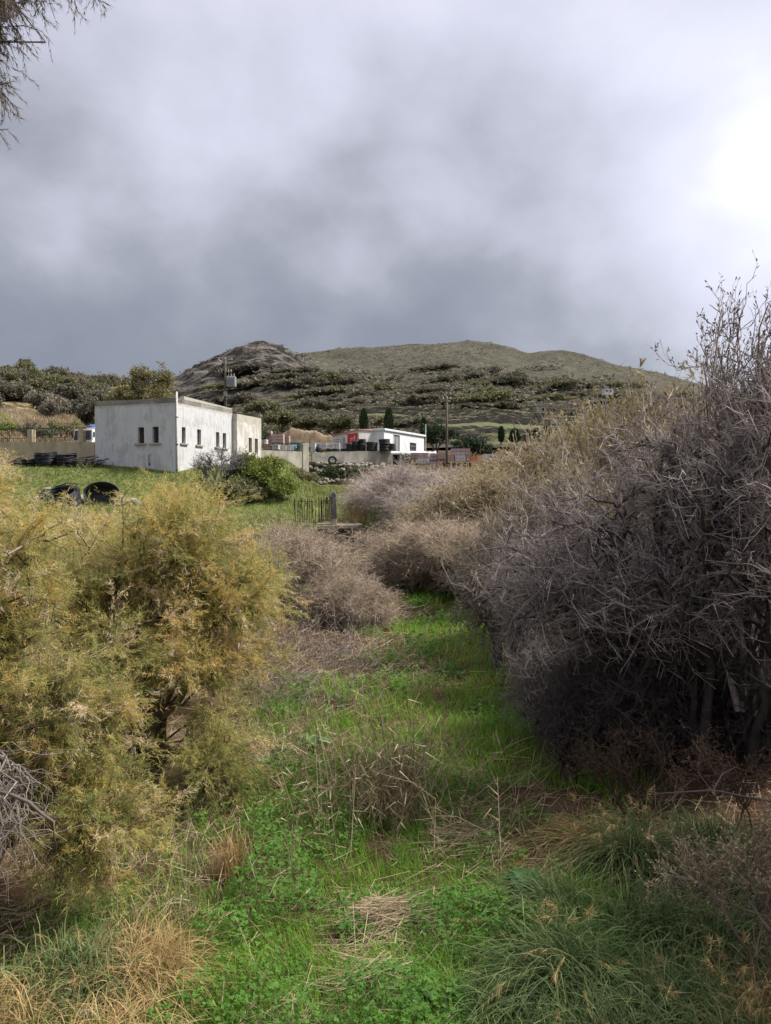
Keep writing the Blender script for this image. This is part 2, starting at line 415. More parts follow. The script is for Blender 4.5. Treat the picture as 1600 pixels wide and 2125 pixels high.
M['palletw'] = solid('pallet_wood', (.22, .16, .11), (.13, .09, .06), 6, rough=.9)
M['soil'] = solid('tan_soil_bank', (.25, .18, .115), (.15, .11, .07), 1.4, rough=.95, bump=.8, bscale=6)
M['stone'] = solid('grey_field_stone', (.34, .31, .25), (.16, .145, .12), 4, rough=.92, bump=.5)
M['dstone'] = solid('dark_dry_stone', (.075, .066, .055), (.03, .027, .022), 5, rough=.95, bump=.5)
M['slab'] = solid('bridge_slab_concrete', (.40, .34, .25), (.26, .22, .16), 3, rough=.92, bump=.5)
M['lavender'] = solid('grey_concrete_post', (.20, .185, .19), (.12, .11, .115), 3, rough=.9, bump=.4)
M['bag'] = solid('thin_white_plastic', (.55, .58, .62), (.4, .42, .46), 6, rough=.35)
M['board'] = solid('grey_scrap_boards', (.10, .09, .085), (.05, .045, .042), 5, rough=.85)

def ground_mat():
    m, nt, out = newmat('earth_and_turf')
    g = nd(nt, 'ShaderNodeNewGeometry'); sep = nd(nt, 'ShaderNodeSeparateXYZ'); nt.links.new(g.outputs['Position'], sep.inputs[0])
    def nz(s, d=6.0):
        n = nd(nt, 'ShaderNodeTexNoise', i_Scale=s, i_Detail=d, i_Roughness=.6); nt.links.new(g.outputs['Position'], n.inputs['Vector']); return n.outputs[0]
    a, b, c3 = nz(.5), nz(4.0), nz(26.0)
    soil = ramp(nt, b, [(.3, (.035, .021, .013)), (.5, (.07, .038, .021)), (.7, (.12, .078, .045))])
    straw = ramp(nt, c3, [(.35, (.06, .042, .026)), (.65, (.16, .115, .068))])
    near = mixc(nt, ramp(nt, nz(1.3), [(.45, 0.0), (.62, .7)]), soil, straw)
    turf = ramp(nt, b, [(.28, (.055, .075, .022)), (.5, (.10, .125, .034)), (.72, (.17, .18, .055))])
    turf = mixc(nt, ramp(nt, a, [(.5, 0.0), (.7, .6)]), turf, (.20, .17, .08))
    at = nd(nt, 'ShaderNodeAttribute', attribute_name='rnd')
    col = mixc(nt, at.outputs['Fac'], near, turf)
    p = nd(nt, 'ShaderNodeBsdfPrincipled'); nt.links.new(col, p.inputs['Base Color']); p.inputs['Roughness'].default_value = .95
    p.inputs['Specular IOR Level'].default_value = .1
    bp = nd(nt, 'ShaderNodeBump'); bp.inputs['Strength'].default_value = .8; bp.inputs['Distance'].default_value = .06
    nt.links.new(nz(9.0), bp.inputs['Height']); nt.links.new(bp.outputs[0], p.inputs['Normal'])
    nt.links.new(p.outputs[0], out.inputs[0]); return m
def hill_mat(name, low, dry, rock, wall, dryamt=.5, rockamt=.6):
    m, nt, out = newmat(name)
    g = nd(nt, 'ShaderNodeNewGeometry')
    def nz(s, d=7.0, st=(1, 1, 1)):
        mp = nd(nt, 'ShaderNodeMapping'); mp.inputs['Scale'].default_value = st; nt.links.new(g.outputs['Position'], mp.inputs[0])
        n = nd(nt, 'ShaderNodeTexNoise', i_Scale=s, i_Detail=d, i_Roughness=.62); nt.links.new(mp.outputs[0], n.inputs['Vector']); return n.outputs[0]
    a = nz(.025); b = nz(.16); f = nz(.9); sp = nz(.55, 4.0)
    c = mixc(nt, ramp(nt, a, [(.5-dryamt*.2, 0.0), (.62, 1.0)]), low, dry)
    c = mixc(nt, ramp(nt, b, [(.46, 0.0), (.66, .75)]), c, (low[0]*.55, low[1]*.55, low[2]*.6))
    c = mixc(nt, ramp(nt, f, [(.5, 0.0), (.72, rockamt)]), c, rock)
    c = mixc(nt, ramp(nt, sp, [(.49, 0.0), (.56, .9)]), c, (.048, .046, .03))
    at = nd(nt, 'ShaderNodeAttribute', attribute_name='rnd')
    c = mixc(nt, math_node(nt, 'MULTIPLY', at.outputs['Fac'], .8), c, ramp(nt, f, [(.35, (.07, .062, .055)), (.6, (.19, .17, .15))]))
    # dry-stone terrace walls too far off to build: thin level bands across the slope
    sp3 = nd(nt, 'ShaderNodeSeparateXYZ'); nt.links.new(g.outputs['Position'], sp3.inputs[0])
    wz = math_node(nt, 'ADD', math_node(nt, 'MULTIPLY', sp3.outputs[2], .42), math_node(nt, 'MULTIPLY', nz(.022, 4.0), 13.0))
    fr = math_node(nt, 'FRACT', wz)
    band = ramp(nt, fr, [(0.0, 1.0), (.16, 1.0), (.24, 0.0), (.9, 0.0), (1.0, 1.0)])
    lite = ramp(nt, fr, [(.2, 0.0), (.3, .55), (.55, .0)])
    on = ramp(nt, nz(.03, 3.0), [(.42, 0.0), (.58, .7)])
    if rockamt > .4:
        c = mixc(nt, math_node(nt, 'MULTIPLY', lite, on), c, (dry[0]*1.25, dry[1]*1.3, dry[2]*1.05))
        c = mixc(nt, math_node(nt, 'MULTIPLY', band, on), c, wall)
    sep = nd(nt, 'ShaderNodeSeparateXYZ'); nt.links.new(g.outputs['True Normal'], sep.inputs[0])
    fa = nd(nt, 'ShaderNodeAttribute', attribute_name='field')
    c = mixc(nt, math_node(nt, 'MULTIPLY', fa.outputs['Fac'], .75), c, ramp(nt, b, [(.35, (.085, .11, .04)), (.6, (.17, .16, .08))]))
    steep = ramp(nt, sep.outputs[2], [(.62, 1.0), (.84, 0.0)])
    w = ramp(nt, f, [(.35, (wall[0]*.5, wall[1]*.5, wall[2]*.5)), (.65, wall)])
    c = mixc(nt, steep, c, w)
    p = nd(nt, 'ShaderNodeBsdfPrincipled'); nt.links.new(c, p.inputs['Base Color']); p.inputs['Roughness'].default_value = .95
    p.inputs['Specular IOR Level'].default_value = .1
    bp = nd(nt, 'ShaderNodeBump'); bp.inputs['Strength'].default_value = 1.0; bp.inputs['Distance'].default_value = .9
    nt.links.new(nz(.8), bp.inputs['Height']); nt.links.new(bp.outputs[0], p.inputs['Normal'])
    nt.links.new(p.outputs[0], out.inputs[0]); return m
M['ground'] = ground_mat()
M['hill'] = hill_mat('hillside_scrub', (.074, .07, .048), (.12, .107, .078), (.14, .132, .123), (.034, .031, .027))  # slope colours darkened, with the cloud shadow put into them
M['hill2'] = hill_mat('dry_slope', (.17, .145, .07), (.30, .235, .125), (.20, .17, .12), (.12, .10, .07), .8, .3)

# ------------------------------------------------------------------ the setting: ground and hills
def gully_c(y): return np.interp(y, [0, 5, 12, 20, 28, 34, 37, 45, 60], [-.2, -.2, .7, 1.7, .2, -1.6, -2.2, -2.4, -2.6])
def H0(x, y):
    x, y = np.asarray(x, float), np.asarray(y, float)
    fl = np.interp(y, [-20, 0, 10, 25, 37, 41.5, 43, 48, 56, 64, 67.5, 70, 75, 112], [0, 0, 0, .1, .6, .9, 2.5, 3.2, 3.6, 4.0, 4.3, 6.8, 7.2, 10.4])
    Lz = np.interp(y, [-20, 0, 10, 20, 29, 36, 42, 44.5, 48, 52, 60, 75, 112], [.5, .3, .35, .45, .7, 1.75, 2.4, 2.75, 4.55, 5.2, 5.9, 7.2, 10.4])
    Rz = np.interp(y, [-20, 0, 10, 20, 40, 60, 75, 112], [.9, .6, .8, 1.3, 2.6, 4.6, 7.0, 10.4])
    c = gully_c(y); w = np.interp(y, [0, 10, 25, 36, 42, 48, 60], [2.2, 2.4, 1.8, .75, .75, 1.2, 2.6]); s = np.interp(y, [0, 25, 36, 42, 45, 60], [3, 3, .8, .8, 5, 3])
    Lz = Lz + np.clip((-x-6)/14, 0, 1)*.35
    return np.where(x < c, fl + (Lz-fl)*sstep(w, w+s, c-x), fl + (Rz-fl)*sstep(w, w+s, x-c))
def H(x, y):
    x, y = np.asarray(x, float), np.asarray(y, float)
    b = (fbm(x*.9, y*.9, 3)-.5)*.22 + (fbm(x*.22, y*.22, 9)-.5)*.35*sstep(8, 40, y)
    return H0(x, y) + b
def Hs(x, y): return float(H(np.array([x]), np.array([y]))[0])

def turfness(x, y):
    t = sstep(33, 38, y) * (1-sstep(60, 70, y)*.5) * (1-.85*sstep(0, 4, x)*sstep(43, 47, y))
    return np.clip(t, 0, 1)

def make_ground():
    xs = np.sinh(np.linspace(-4.6, 4.6, 241))*3.0
    ys = np.concatenate([np.linspace(-40, 1.5, 24, endpoint=False), 1.5*np.exp(np.linspace(0, math.log(118/1.5), 230))])
    X, Y = np.meshgrid(xs, ys)
    Z = H(X, Y)
    n, m = X.shape; idx = np.arange(n*m).reshape(n, m)
    F = np.stack([idx[:-1, :-1], idx[:-1, 1:], idx[1:, 1:], idx[1:, :-1]], -1).reshape(-1, 4)
    o = obj('ground', mesh_np('ground', np.stack([X, Y, Z], -1), F, turfness(X, Y), True), M['ground'])
    tag(o, kind='structure')
make_ground()

RX = np.array([-2000, 0, 360, 420, 500, 600, 650, 700, 760, 830, 900, 970, 1020, 1060, 1092, 1120, 1160, 1200, 1250, 1310, 1380, 1450, 1600, 2000, 2600, 3400])
RY = np.array([800, 800, 798, 785, 768, 742, 732, 725, 720, 717, 713, 707, 712, 722, 735, 729, 727, 736, 748, 764, 780, 796, 836, 890, 900, 850])
RU = (RX-800)/1600; RT = (1030-RY)/1600
KX = np.array([200, 300, 360, 390, 430, 470, 500, 525, 545, 565, 590, 612, 632, 650, 690, 740])
KY = np.array([905, 812, 782, 766, 746, 732, 718, 710, 708, 712, 722, 735, 750, 764, 800, 900])
def fields(x, y):
    u = x/y
    return sstep(-.06, .0, u)*(1-sstep(.27, .36, u))*sstep(100, 114, y)*(1-sstep(205, 240, y))
def hillZ(x, y, want_rock=False):
    u = x/y
    r = np.interp(u, RU, RT)
    base = np.interp(y, [95, 150, 220, 320, 420, 540, 640, 760], [.064, .089, .118, .143, .162, .2, .19, .12])
    T = .064 + (base-.064)*(r-.064)/.136
    z = CZ + y*T
    # terraces on the lower and middle slope
    h = np.interp(y, [95, 160, 300, 420], [1.7, 1.8, 2.2, 2.6])
    zz = z + (fbm(x*.02, y*.02, 21)-.5)*9 + (fbm(x*.07, y*.07, 27, 2)-.5)*1.5
    k = np.floor(zz/h); fr = zz/h-k
    st = (k + sstep(.88, .98, fr) + (fr*.25)*(1-sstep(.88, .98, fr)) - .25*sstep(.88, .98, fr)*0)*h
    off = st-zz
    amt = sstep(95, 110, y)*(1-.75*sstep(330, 480, y))*np.maximum(np.clip(fbm(x*.012, y*.012, 31)*2.6-.5, .25, 1), fields(x, y))
    z = z + off*amt + (fbm(x*.05, y*.05, 5)-.5)*np.interp(y, [95, 300, 560], [.6, 3.0, 4.5]) + (fbm(x*.3, y*.3, 6)-.5)*np.interp(y, [95, 300, 560], [.2, .9, 1.5])
    # rocky knoll
    kt = np.interp(u, (KX-800)/1600, (1030-KY)/1600)
    prof = np.interp(y, [300, 345, 385, 400, 425, 470, 540], [.0, .45, .9, 1, .95, .5, 0.])
    T400 = .064 + (.158-.064)*(r-.064)/.136
    lift = np.maximum(0, kt-T400)*400*prof
    zk = z + lift
    ph = zk/5.0 + fbm(x*.03, y*.03, 44)*1.2
    ledge = (np.floor(ph) + sstep(.5, .95, ph % 1.0) - fbm(x*.03, y*.03, 44)*1.2)*5.0
    rocky = sstep(6, 14, lift)
    if want_rock: return sstep(5, 12, lift)
    return zk + (ledge-zk)*.55*rocky + (fbm(x*.12, y*.12, 41)-.5)*4*rocky
def make_hill():
    us = np.linspace(-.9, 1.1, 210); us = np.sign(us)*np.abs(us)**1.15
    ys = np.concatenate([np.linspace(95, 250, 290, endpoint=False), np.linspace(250, 430, 170, endpoint=False), np.linspace(430, 760, 80)])
    U, Y = np.meshgrid(us, ys); X = U*Y
    Z = hillZ(X, Y)
    n, m = X.shape; idx = np.arange(n*m).reshape(n, m)
    F = np.stack([idx[:-1, :-1], idx[:-1, 1:], idx[1:, 1:], idx[1:, :-1]], -1).reshape(-1, 4)
    me = mesh_np('hillside', np.stack([X, Y, Z], -1), F, hillZ(X, Y, True), False)
    a = me.attributes.new('field', 'FLOAT', 'POINT'); a.data.foreach_set('value', fields(X, Y).astype(np.float32).ravel())
    tag(obj('hillside', me, M['hill']), kind='structure')
make_hill()
LX = np.array([-3200, -1600, -600, 0, 60, 120, 180, 240, 300, 360, 420, 480])
LY = np.array([590, 680, 745, 772, 778, 788, 798, 806, 815, 840, 880, 960])
def sideZ(x, y):
    u = x/y
    r = np.interp(u, (LX-800)/1600, (1030-LY)/1600)
    k = np.interp(y, [52.6, 53.2, 62, 78, 95, 120, 150, 190, 260], [-.4, .30, .36, .58, .68, .86, 1.0, .9, .3])
    k = np.where(y < 60, np.minimum(k, .40), k)
    T = np.where(r > .06, .02+(r-.02)*k, r*k)
    z = CZ + y*T + (fbm(x*.1, y*.1, 61)-.5)*1.6*sstep(60, 90, y)
    lim = np.interp(u, [-.40, -.375], [1, 0])          # behind the old building the bank drops away
    return z - (1-lim)*np.interp(y, [52, 75, 95], [6, 4, 0])
def make_side():
    us = np.linspace(-1.6, -.2, 120); ys = np.concatenate([np.linspace(52.6, 80, 60, endpoint=False), np.linspace(80, 260, 90)])
    U, Y = np.meshgrid(us, ys); X = U*Y; Z = sideZ(X, Y)
    n, m = X.shape; idx = np.arange(n*m).reshape(n, m)
    F = np.stack([idx[:-1, :-1], idx[:-1, 1:], idx[1:, 1:], idx[1:, :-1]], -1).reshape(-1, 4)
    tag(obj('side_hill', mesh_np('side_hill', np.stack([X, Y, Z], -1), F, None, True), M['hill2']), kind='structure')
make_side()
# ------------------------------------------------------------------ the old building
def wall_cells(mb, axis, off, a0, a1, z0, z1, holes, depth, flip):
    """one wall face with real openings; axis 'x': runs along x at y=off (outside is -y); 'y': runs along y at x=off (outside is -x)"""
    A = sorted({a0, a1, *[h[0] for h in holes], *[h[1] for h in holes]}); Zs = sorted({z0, z1, *[h[2] for h in holes], *[h[3] for h in holes]})
    def pt(a, d, z): return (a, off+d, z) if axis == 'x' else (off+d, a, z)
    def quad(p): mb.add(p if flip else p[::-1], [(0, 1, 2, 3)])
    for i in range(len(A)-1):
        for j in range(len(Zs)-1):
            ca, cz = (A[i]+A[i+1])/2, (Zs[j]+Zs[j+1])/2
            if any(h[0] < ca < h[1] and h[2] < cz < h[3] for h in holes): continue
            quad([pt(A[i], 0, Zs[j]), pt(A[i+1], 0, Zs[j]), pt(A[i+1], 0, Zs[j+1]), pt(A[i], 0, Zs[j+1])])
    for h in holes:
        c = [(h[0], h[2]), (h[1], h[2]), (h[1], h[3]), (h[0], h[3])]
        for k in range(4):
            (p, q), (r, s) = c[k], c[(k+1) % 4]
            mb.add([pt(p, 0, q), pt(p, depth, q), pt(r, depth, s), pt(r, 0, s)], [(0, 1, 2, 3)])
def old_building():
    root = empty('old_building', (-13.05, 48, 4.2), math.atan2(.943, .335),
                 'weathered white flat-roofed building with small barred windows on the grassy bank', 'building')
    La, Lb, top = 6.78, 6.13, 5.12            # local heights: z=0 is 4.2 m
    WR = [(.67, 1.09), (2.39, 2.84), (4.65, 5.08), (5.51, 5.95)]; WL = [(1.24, 1.71), (2.33, 2.80)]
    wz = (2.36, 3.37)
    mb = MB()
    wall_cells(mb, 'x', 0, 0, La, -.8, top, [(a, b, *wz) for a, b in WR], .26, True)
    wall_cells(mb, 'y', 0, 0, Lb, -.8, top, [(a, b, *wz) for a, b in WL], .26, False)
    mb.add([(La, 0, -.8), (La, Lb, -.8), (La, Lb, top), (La, 0, top)], [(0, 1, 2, 3)])
    mb.add([(0, Lb, -.8), (La, Lb, -.8), (La, Lb, top), (0, Lb, top)], [(3, 2, 1, 0)])
    w = mb.build('wall', M['plaster'], root)
    # parapet top: ring of coping, flat roof behind it, and the raised length
    cp = MB(); t = .28
    for x0, x1, y0, y1 in ((0, La, 0, t), (0, La, Lb-t, Lb), (0, t, t, Lb-t), (La-t, La, t, Lb-t)):
        cp.box(x0, x1, y0, y1, top-.3, top+.004)
    cp.build('parapet', M['plaster2'], root)
    MB().box(t+.003, La-t-.003, t+.003, Lb-t-.003, top-.5, top-.32).build('roof', M['concrete'], root)
    rp = MB(); 
    v = [(.94, .003, top+.006), (La-.003, .003, top+.006), (La-.003, t, top+.006), (.94, t, top+.006), (.94, .003, top+.21), (La-.003, .003, top+.05), (La-.003, t, top+.05), (.94, t, top+.21)]
    rp.add(v, [(0,3,2,1),(4,5,6,7),(0,1,5,4),(1,2,6,5),(2,3,7,6),(3,0,4,7)])
    rp.build('raised_parapet', M['plaster2'], root)
    MB().box(.30, La-.3, .30, Lb-.3, -.7, top-.6).build('interior', M['dark'], root)
    gb = None
    for side, holes in (('x', WR), ('y', WL)):
        for a, b in holes:
            f = MB(); d = .2
            for (p, q, r, s) in ((a, a+.04, wz[0], wz[1]), (b-.04, b, wz[0], wz[1]), (a+.04, b-.04, wz[0], wz[0]+.04), (a+.04, b-.04, wz[1]-.04, wz[1])):
                f.box(*((p, q, d, d+.05, r, s) if side == 'x' else (d, d+.05, p, q, r, s)))
            win = f.build('window', M['grille'], root)
            g = MB()
            (g.box(a, b, d+.06, d+.07, *wz) if side == 'x' else g.box(d+.06, d+.07, a, b, *wz)); g.build('pane', M['dark'], win)
            for k in range(1, 4):
                c = a+(b-a)*k/4; e = .016; q = MB()
                (q.box(c-e, c+e, d-.03, d-.005, *wz) if side == 'x' else q.box(d-.03, d-.005, c-e, c+e, *wz)); q.build('vertical_bar', M['grille'], win)
            for k in range(1, 6):
                c = wz[0]+(wz[1]-wz[0])*k/6; e = .016; q = MB()
                (q.box(a, b, d-.052, d-.032, c-e, c+e) if side == 'x' else q.box(d-.052, d-.032, a, b, c-e, c+e)); q.build('horizontal_bar', M['grille'], win)
            q = MB()
            (q.box(a-.2, b+.2, -.11, .0, wz[0]-.1, wz[0]-.012) if side == 'x' else q.box(-.11, .0, a-.2, b+.2, wz[0]-.1, wz[0]-.012))
            q.build('sill', M['concrete'], win)
    # downpipe standing up past the corner
    MB().tube([(.06, -.06, -.6), (.06, -.06, top+.38)], .055, 10).build('downpipe', M['pipe'], root, smooth=True)
    for z in (.6, 2.2, 3.9): MB().box(-.01, .13, -.13, .0, z, z+.05).build('pipe_bracket', M['iron'], root)
    MB().tube([(-.05, 1.95, 1.05), (-.05, 1.95, 1.62), (-.05, 1.72, 1.64)], .016, 6).build('bent_pipe', M['iron'], root)
    MB().box(-.012, .002, 1.90, 2.0, .95, 1.10).build('pipe_hole', M['dark'], root)
    # annex at the far end, set forward of the wall
    x0, x1, yo, at = La+.02, 10.3, -.36, 4.80
    WA = [(8.45, 8.9), (9.35, 9.8)]
    mb = MB()
    wall_cells(mb, 'x', yo, x0, x1, -.8, at, [(a, b, 2.2, 3.25) for a, b in WA], .26, True)
    wall_cells(mb, 'y', x0, yo, Lb-.5, -.8, at, [], .2, False)
    mb.add([(x1, yo, -.8), (x1, Lb-.5, -.8), (x1, Lb-.5, at), (x1, yo, at)], [(0, 1, 2, 3)])
    mb.add([(x0, yo, at), (x1, yo, at), (x1, Lb-.5, at), (x0, Lb-.5, at)], [(0, 1, 2, 3)])
    mb.build('annex_wall', M['plaster2'], root)
    MB().box(x0+.3, x1-.2, yo+.3, Lb-.9, -.7, at-.2).build('interior', M['dark'], root)
    for a, b in WA:
        f = MB()
        for (p, q, r, s) in ((a, a+.04, 2.2, 3.25), (b-.04, b, 2.2, 3.25), (a+.04, b-.04, 2.2, 2.24), (a+.04, b-.04, 3.21, 3.25)): f.box(p, q, yo+.18, yo+.23, r, s)
        win = f.build('window', M['grille'], root)
        MB().box(a, b, yo+.24, yo+.25, 2.2, 3.25).build('pane', M['dark'], win)
        for k in (1, 2): MB().box(a+.15*k-.014, a+.15*k+.014, yo+.15, yo+.17, 2.2, 3.25).build('vertical_bar', M['grille'], win)
old_building()

# ------------------------------------------------------------------ walls, fences and railings
def wall_line(name, a, b, za, zb, h0, th, mat, label, cat='wall', cap=None):
    """masonry wall from a to b (x, y), top heights za..zb, foot h0 below the top"""
    a, b = np.array(a, float), np.array(b, float); L = np.linalg.norm(b-a); ang = math.atan2(b[1]-a[1], b[0]-a[0])
    r = empty(name, (a[0], a[1], za), ang, label, cat)
    n = max(2, int(L/1.2)); mb = MB(); vs = []
    for i in range(n+1):
        x = L*i/n; z = (zb-za)*i/n + random.uniform(-.02, .02)
        vs += [(x, 0, -h0), (x, 0, z), (x, th, z), (x, th, -h0)]
    fs = []
    for i in range(n):
        q = i*4
        fs += [(q, q+4, q+5, q+1), (q+1, q+5, q+6, q+2), (q+2, q+6, q+7, q+3)]
    fs += [(0, 1, 2, 3), (n*4+3, n*4+2, n*4+1, n*4)]
    mb.add(vs, fs); mb.build('wall_body', mat, r)
    return r, L, ang
A = P(-420, 915, 56); B = P(196, 918, 50.4)
r, L, ang = wall_line('retaining_wall', A[:2], B[:2], A[2], B[2], 2.6, .35, M['tanwall'], 'tan rendered retaining wall with pillars and iron bars beside the white building')
slope = (B[2]-A[2])/L
for px in (72, 193, -180):
    q = P(px, 915, 52); d = np.dot(q[:2]-A[:2], (B-A)[:2]/L)
    MB().box(d-.19, d+.19, -.02, .37, slope*d-.05, slope*d+.83).build('pillar', M['tanwall'], r, bevel=.02)
for z in (.12, .74):
    MB().box(.2, L-.4, .16, .19, slope*L/2+z, slope*L/2+z+.03).build('rail', M['iron'], r)
bar = MB().box(-.009, .009, -.009, .009, 0, .9).mesh('fence_bar')
for k in range(int(L/.15)):
    d = .3+k*.15
    if d < L-.5: obj('fence_bar', bar, M['iron'], r, (d, .175, slope*d+.01))

# iron railing beside the bridge and the paling fence down the bank
def paling(name, pts, step, hgt, w, label, rails=(.25, .9), post_every=0):
    pts = [np.array(p, float) for p in pts]; r = empty(name, pts[0], 0, label, 'fence'); o0 = pts[0]
    me = MB().box(-w, w, -w, w, 0, hgt).mesh('paling'); me2 = MB().box(-w, w, -w, w, 0, hgt*.9).mesh('paling')
    for a, b in zip(pts[:-1], pts[1:]):
        L = np.linalg.norm((b-a)[:2]); n = int(L/step)
        for k in range(n):
            q = a+(b-a)*k/n-o0
            o = obj('paling', me if random.random() < .7 else me2, M['iron'], r, (q[0], q[1], q[2]+random.uniform(-.02, .02)))
            o.rotation_euler = (random.gauss(0, .02), random.gauss(0, .03), 0)
        for z in rails:
            MB().tube([a-o0+[0, .02, z*hgt], b-o0+[0, .02, z*hgt]], w*.9, 4).build('rail', M['iron'], r)
    return r
paling('bridge_railing', [P(610, 1084, 37), P(658, 1086, 36.2)], .105, 1.12, .013, 'dark iron railing with flat top bar at the bridge approach', (.04, .9))
paling('side_railing', [P(661, 1084, 36.3), P(690, 1080, 39)], .13, 1.18, .012, 'dark iron railing running back from the bridge to the rounded post', (.05, .85))
paling('paling_fence', [P(240, 1205, 24.5), P(340, 1178, 27), P(440, 1157, 29), P(500, 1150, 30)], .16, 1.02, .02, 'rusty paling fence on the bank behind the orange tamarisk', (.3, .82))
paling('leaning_fence', [P(503, 1168, 30.2), P(560, 1162, 32)], .15, 1.1, .014, 'thin iron fence half buried in the brown bush', (.15, .88))
q = P(441, 1120, 29.5)
MB().tube([q-[0, 0, 1.0], q+[0.03, 0, .38]], [.07, .055], 7).build('fence_post', M['fig'], None)
tag(bpy.data.objects['fence_post'], 'short pale wooden post standing at the paling fence', 'post')

def bridge():
    c = P(705, 1089, 37.0); r = empty('foot_bridge', (c[0], c[1], 0), -.05, 'small concrete slab bridge over the overgrown stream bed', 'bridge')
    t = c[2]
    MB().box(-1.0, 1.0, -1.0, 4.2, t-.16, t, .012).build('deck_slab', M['slab'], r, bevel=.02)
    MB().box(-1.25, -.78, -.8, 4.2, -.6, t-.17, .01).build('abutment', M['slab'], r)
    MB().box(.78, 1.3, -.8, 4.2, -.6, t-.17, .01).build('abutment', M['slab'], r)
    MB().box(-.77, .77, 4.0, 4.2, -.6, t-.17).build('back_wall', M['dstone'], r)
    for k in range(7):
        MB().box(-.75+k*.21, -.75+k*.21+.18, -.99, -.70, t-.25-random.uniform(0, .08), t-.165, .012).build('stone', M['dstone'], r)
    MB().box(-.95, -.2, -.95, -.8, t+.006, t+.09, .01).build('kerb_stone', M['slab'], r)
    MB().box(-.3, -.1, -.6, -.4, t+.006, t+.28, .01).build('kerb_stone', M['slab'], r)
bridge()
q = P(693, 1085, 39.2)
mb = MB(); prof = [(-.14, -.9), (.14, -.9), (.14, 1.30), (.11, 1.45), (.05, 1.55), (-.05, 1.55), (-.11, 1.45), (-.14, 1.30)]
mb.add([(x, -.14, z) for x, z in prof]+[(x, .14, z) for x, z in prof], [tuple(range(8)), tuple(range(15, 7, -1))]+[(i, i+8, (i+1) % 8+8, (i+1) % 8) for i in range(8)])
tag(mb.build('gate_post', M['lavender'], None, q), 'grey concrete post with rounded top beside the slab bridge', 'post')

# ------------------------------------------------------------------ things lying on the grass bank
def coil(name, loc, R, n, r, label, tilt=(0, 0, 0), layers=2, group=None):
    """coil of black water pipe: each turn is a part"""
    e = empty(name, loc, 0, label, 'pipe coil', group); e.rotation_euler = tilt
    rr = random.Random(hash(name+str(loc[0])) & 0xffff)
    for i in range(n):
        for j in range(layers):
            a = MB(); K = 28; ph = rr.uniform(0, 6.28); R1 = R - j*r*2.2 + rr.uniform(-.02, .02)
            pts = [(math.cos(q)*R1*(1+.03*math.sin(2*q+ph)), math.sin(q)*R1*(1+.03*math.cos(3*q+ph)), r+i*r*2.05+.02*math.sin(q*2+ph)) for q in [2*math.pi*k/K for k in range(K+1)]]
            a.tube(pts, r, 6, False); a.build('pipe_turn', M['hdpe'], e, smooth=True)
    tail = MB().tube([(R, 0, n*r*2), (R*.8, R*.7, n*r*2+.12), (R*.1, R*1.05, n*r*2+.1), (-R*.5, R*.8, n*r*2+.02)], r*.8, 6); tail.build('loose_end', M['hdpe'], e, smooth=True)
    return e
def on_bank(px, D, dz=0):
    x = (px-800)/1600*D; return np.array([x, D, Hs(x, D)+dz])
for px, D, R, n, lab in ((30, 49.6, .42, 4, 'low black pipe coil at the far end of the row by the tan wall'), (65, 49.2, .5, 5, 'small black pipe coil next to the tall one by the tan wall'),
                         (96, 49.3, .66, 9, 'tallest black pipe coil with a loose looping end by the tan wall'), (140, 49.2, .55, 8, 'black pipe coil between the tall coil and the scrap boards')):
    coil('pipe_coil', on_bank(px, D), R, n, .045, lab, group='pipe coils along the tan wall')
e = empty('scrap_pile', on_bank(185, 48.9), 0, 'heap of dark scrap boards against the foot of the white building', 'scrap')
for k in range(26):
    l = random.uniform(.5, 1.5); o = MB().box(-l/2, l/2, -.07, .07, -.02, .02, .01).build('board', M['board'], e, (random.uniform(-.9, .9), random.uniform(-.4, .4), .05+k*.022*random.uniform(.6, 1.2)), random.uniform(-.7, .7))
    o.rotation_euler[1] = random.uniform(-.3, .3)
coil('pipe_coil', on_bank(130, 41.6, .0), .98, 10, .038, 'flattened black pipe coil with shiny strands lying in front of the rubble', (math.radians(24), math.radians(-5), 0), 3)
# upright drum: a shallow black cistern lying on its side, mouth towards the camera
q = on_bank(212, 42.6); e = empty('black_cistern', q, .12, 'large round black plastic tub tipped on its side in the grass', 'tub')
mb = MB(); mb.lathe([(.0, .62), (.80, .62), (.86, .55), (.92, .0), (.98, -.02), (.98, -.06), (.90, -.05), (.84, .50), (0, .56)], 36)
o = mb.build('shell', M['hdpe'], e, (0, 0, .62), smooth=True); o.rotation_euler = (math.radians(-108), 0, math.radians(14)); o.scale = (1.0, .72, 1)
o = MB().lathe([(.94, -.03), (.985, -.03), (.985, .03), (.94, .03), (.94, -.03)], 36).build('rim', M['hdpe'], e, (0, 0, .62)); o.rotation_euler = (math.radians(-108), 0, math.radians(14)); o.scale = (1.0, .72, 1)
def stone_mesh(seed, sx=.2, sy=.15, sz=.1):
    rr = random.Random(seed); mb = MB(); n = 7; vs = []
    for z, s in ((-1, .7), (-.2, 1), (.5, .92), (1, .6)):
        for k in range(n):
            a = 2*math.pi*k/n+rr.uniform(-.2, .2); q = s*rr.uniform(.8, 1.12); vs.append((math.cos(a)*sx*q, math.sin(a)*sy*q, z*sz+rr.uniform(-.15, .15)*sz))
    fs = [(i*n+k, i*n+(k+1) % n, (i+1)*n+(k+1) % n, (i+1)*n+k) for i in range(3) for k in range(n)]+[tuple(range(n))[::-1], tuple(range(3*n, 4*n))]
    return mb.add(vs, fs).mesh('stone')
STONES = [stone_mesh(i, *s) for i, s in enumerate(((.26, .18, .07), (.2, .16, .1), (.32, .2, .08), (.16, .14, .1), (.4, .3, .16)))]
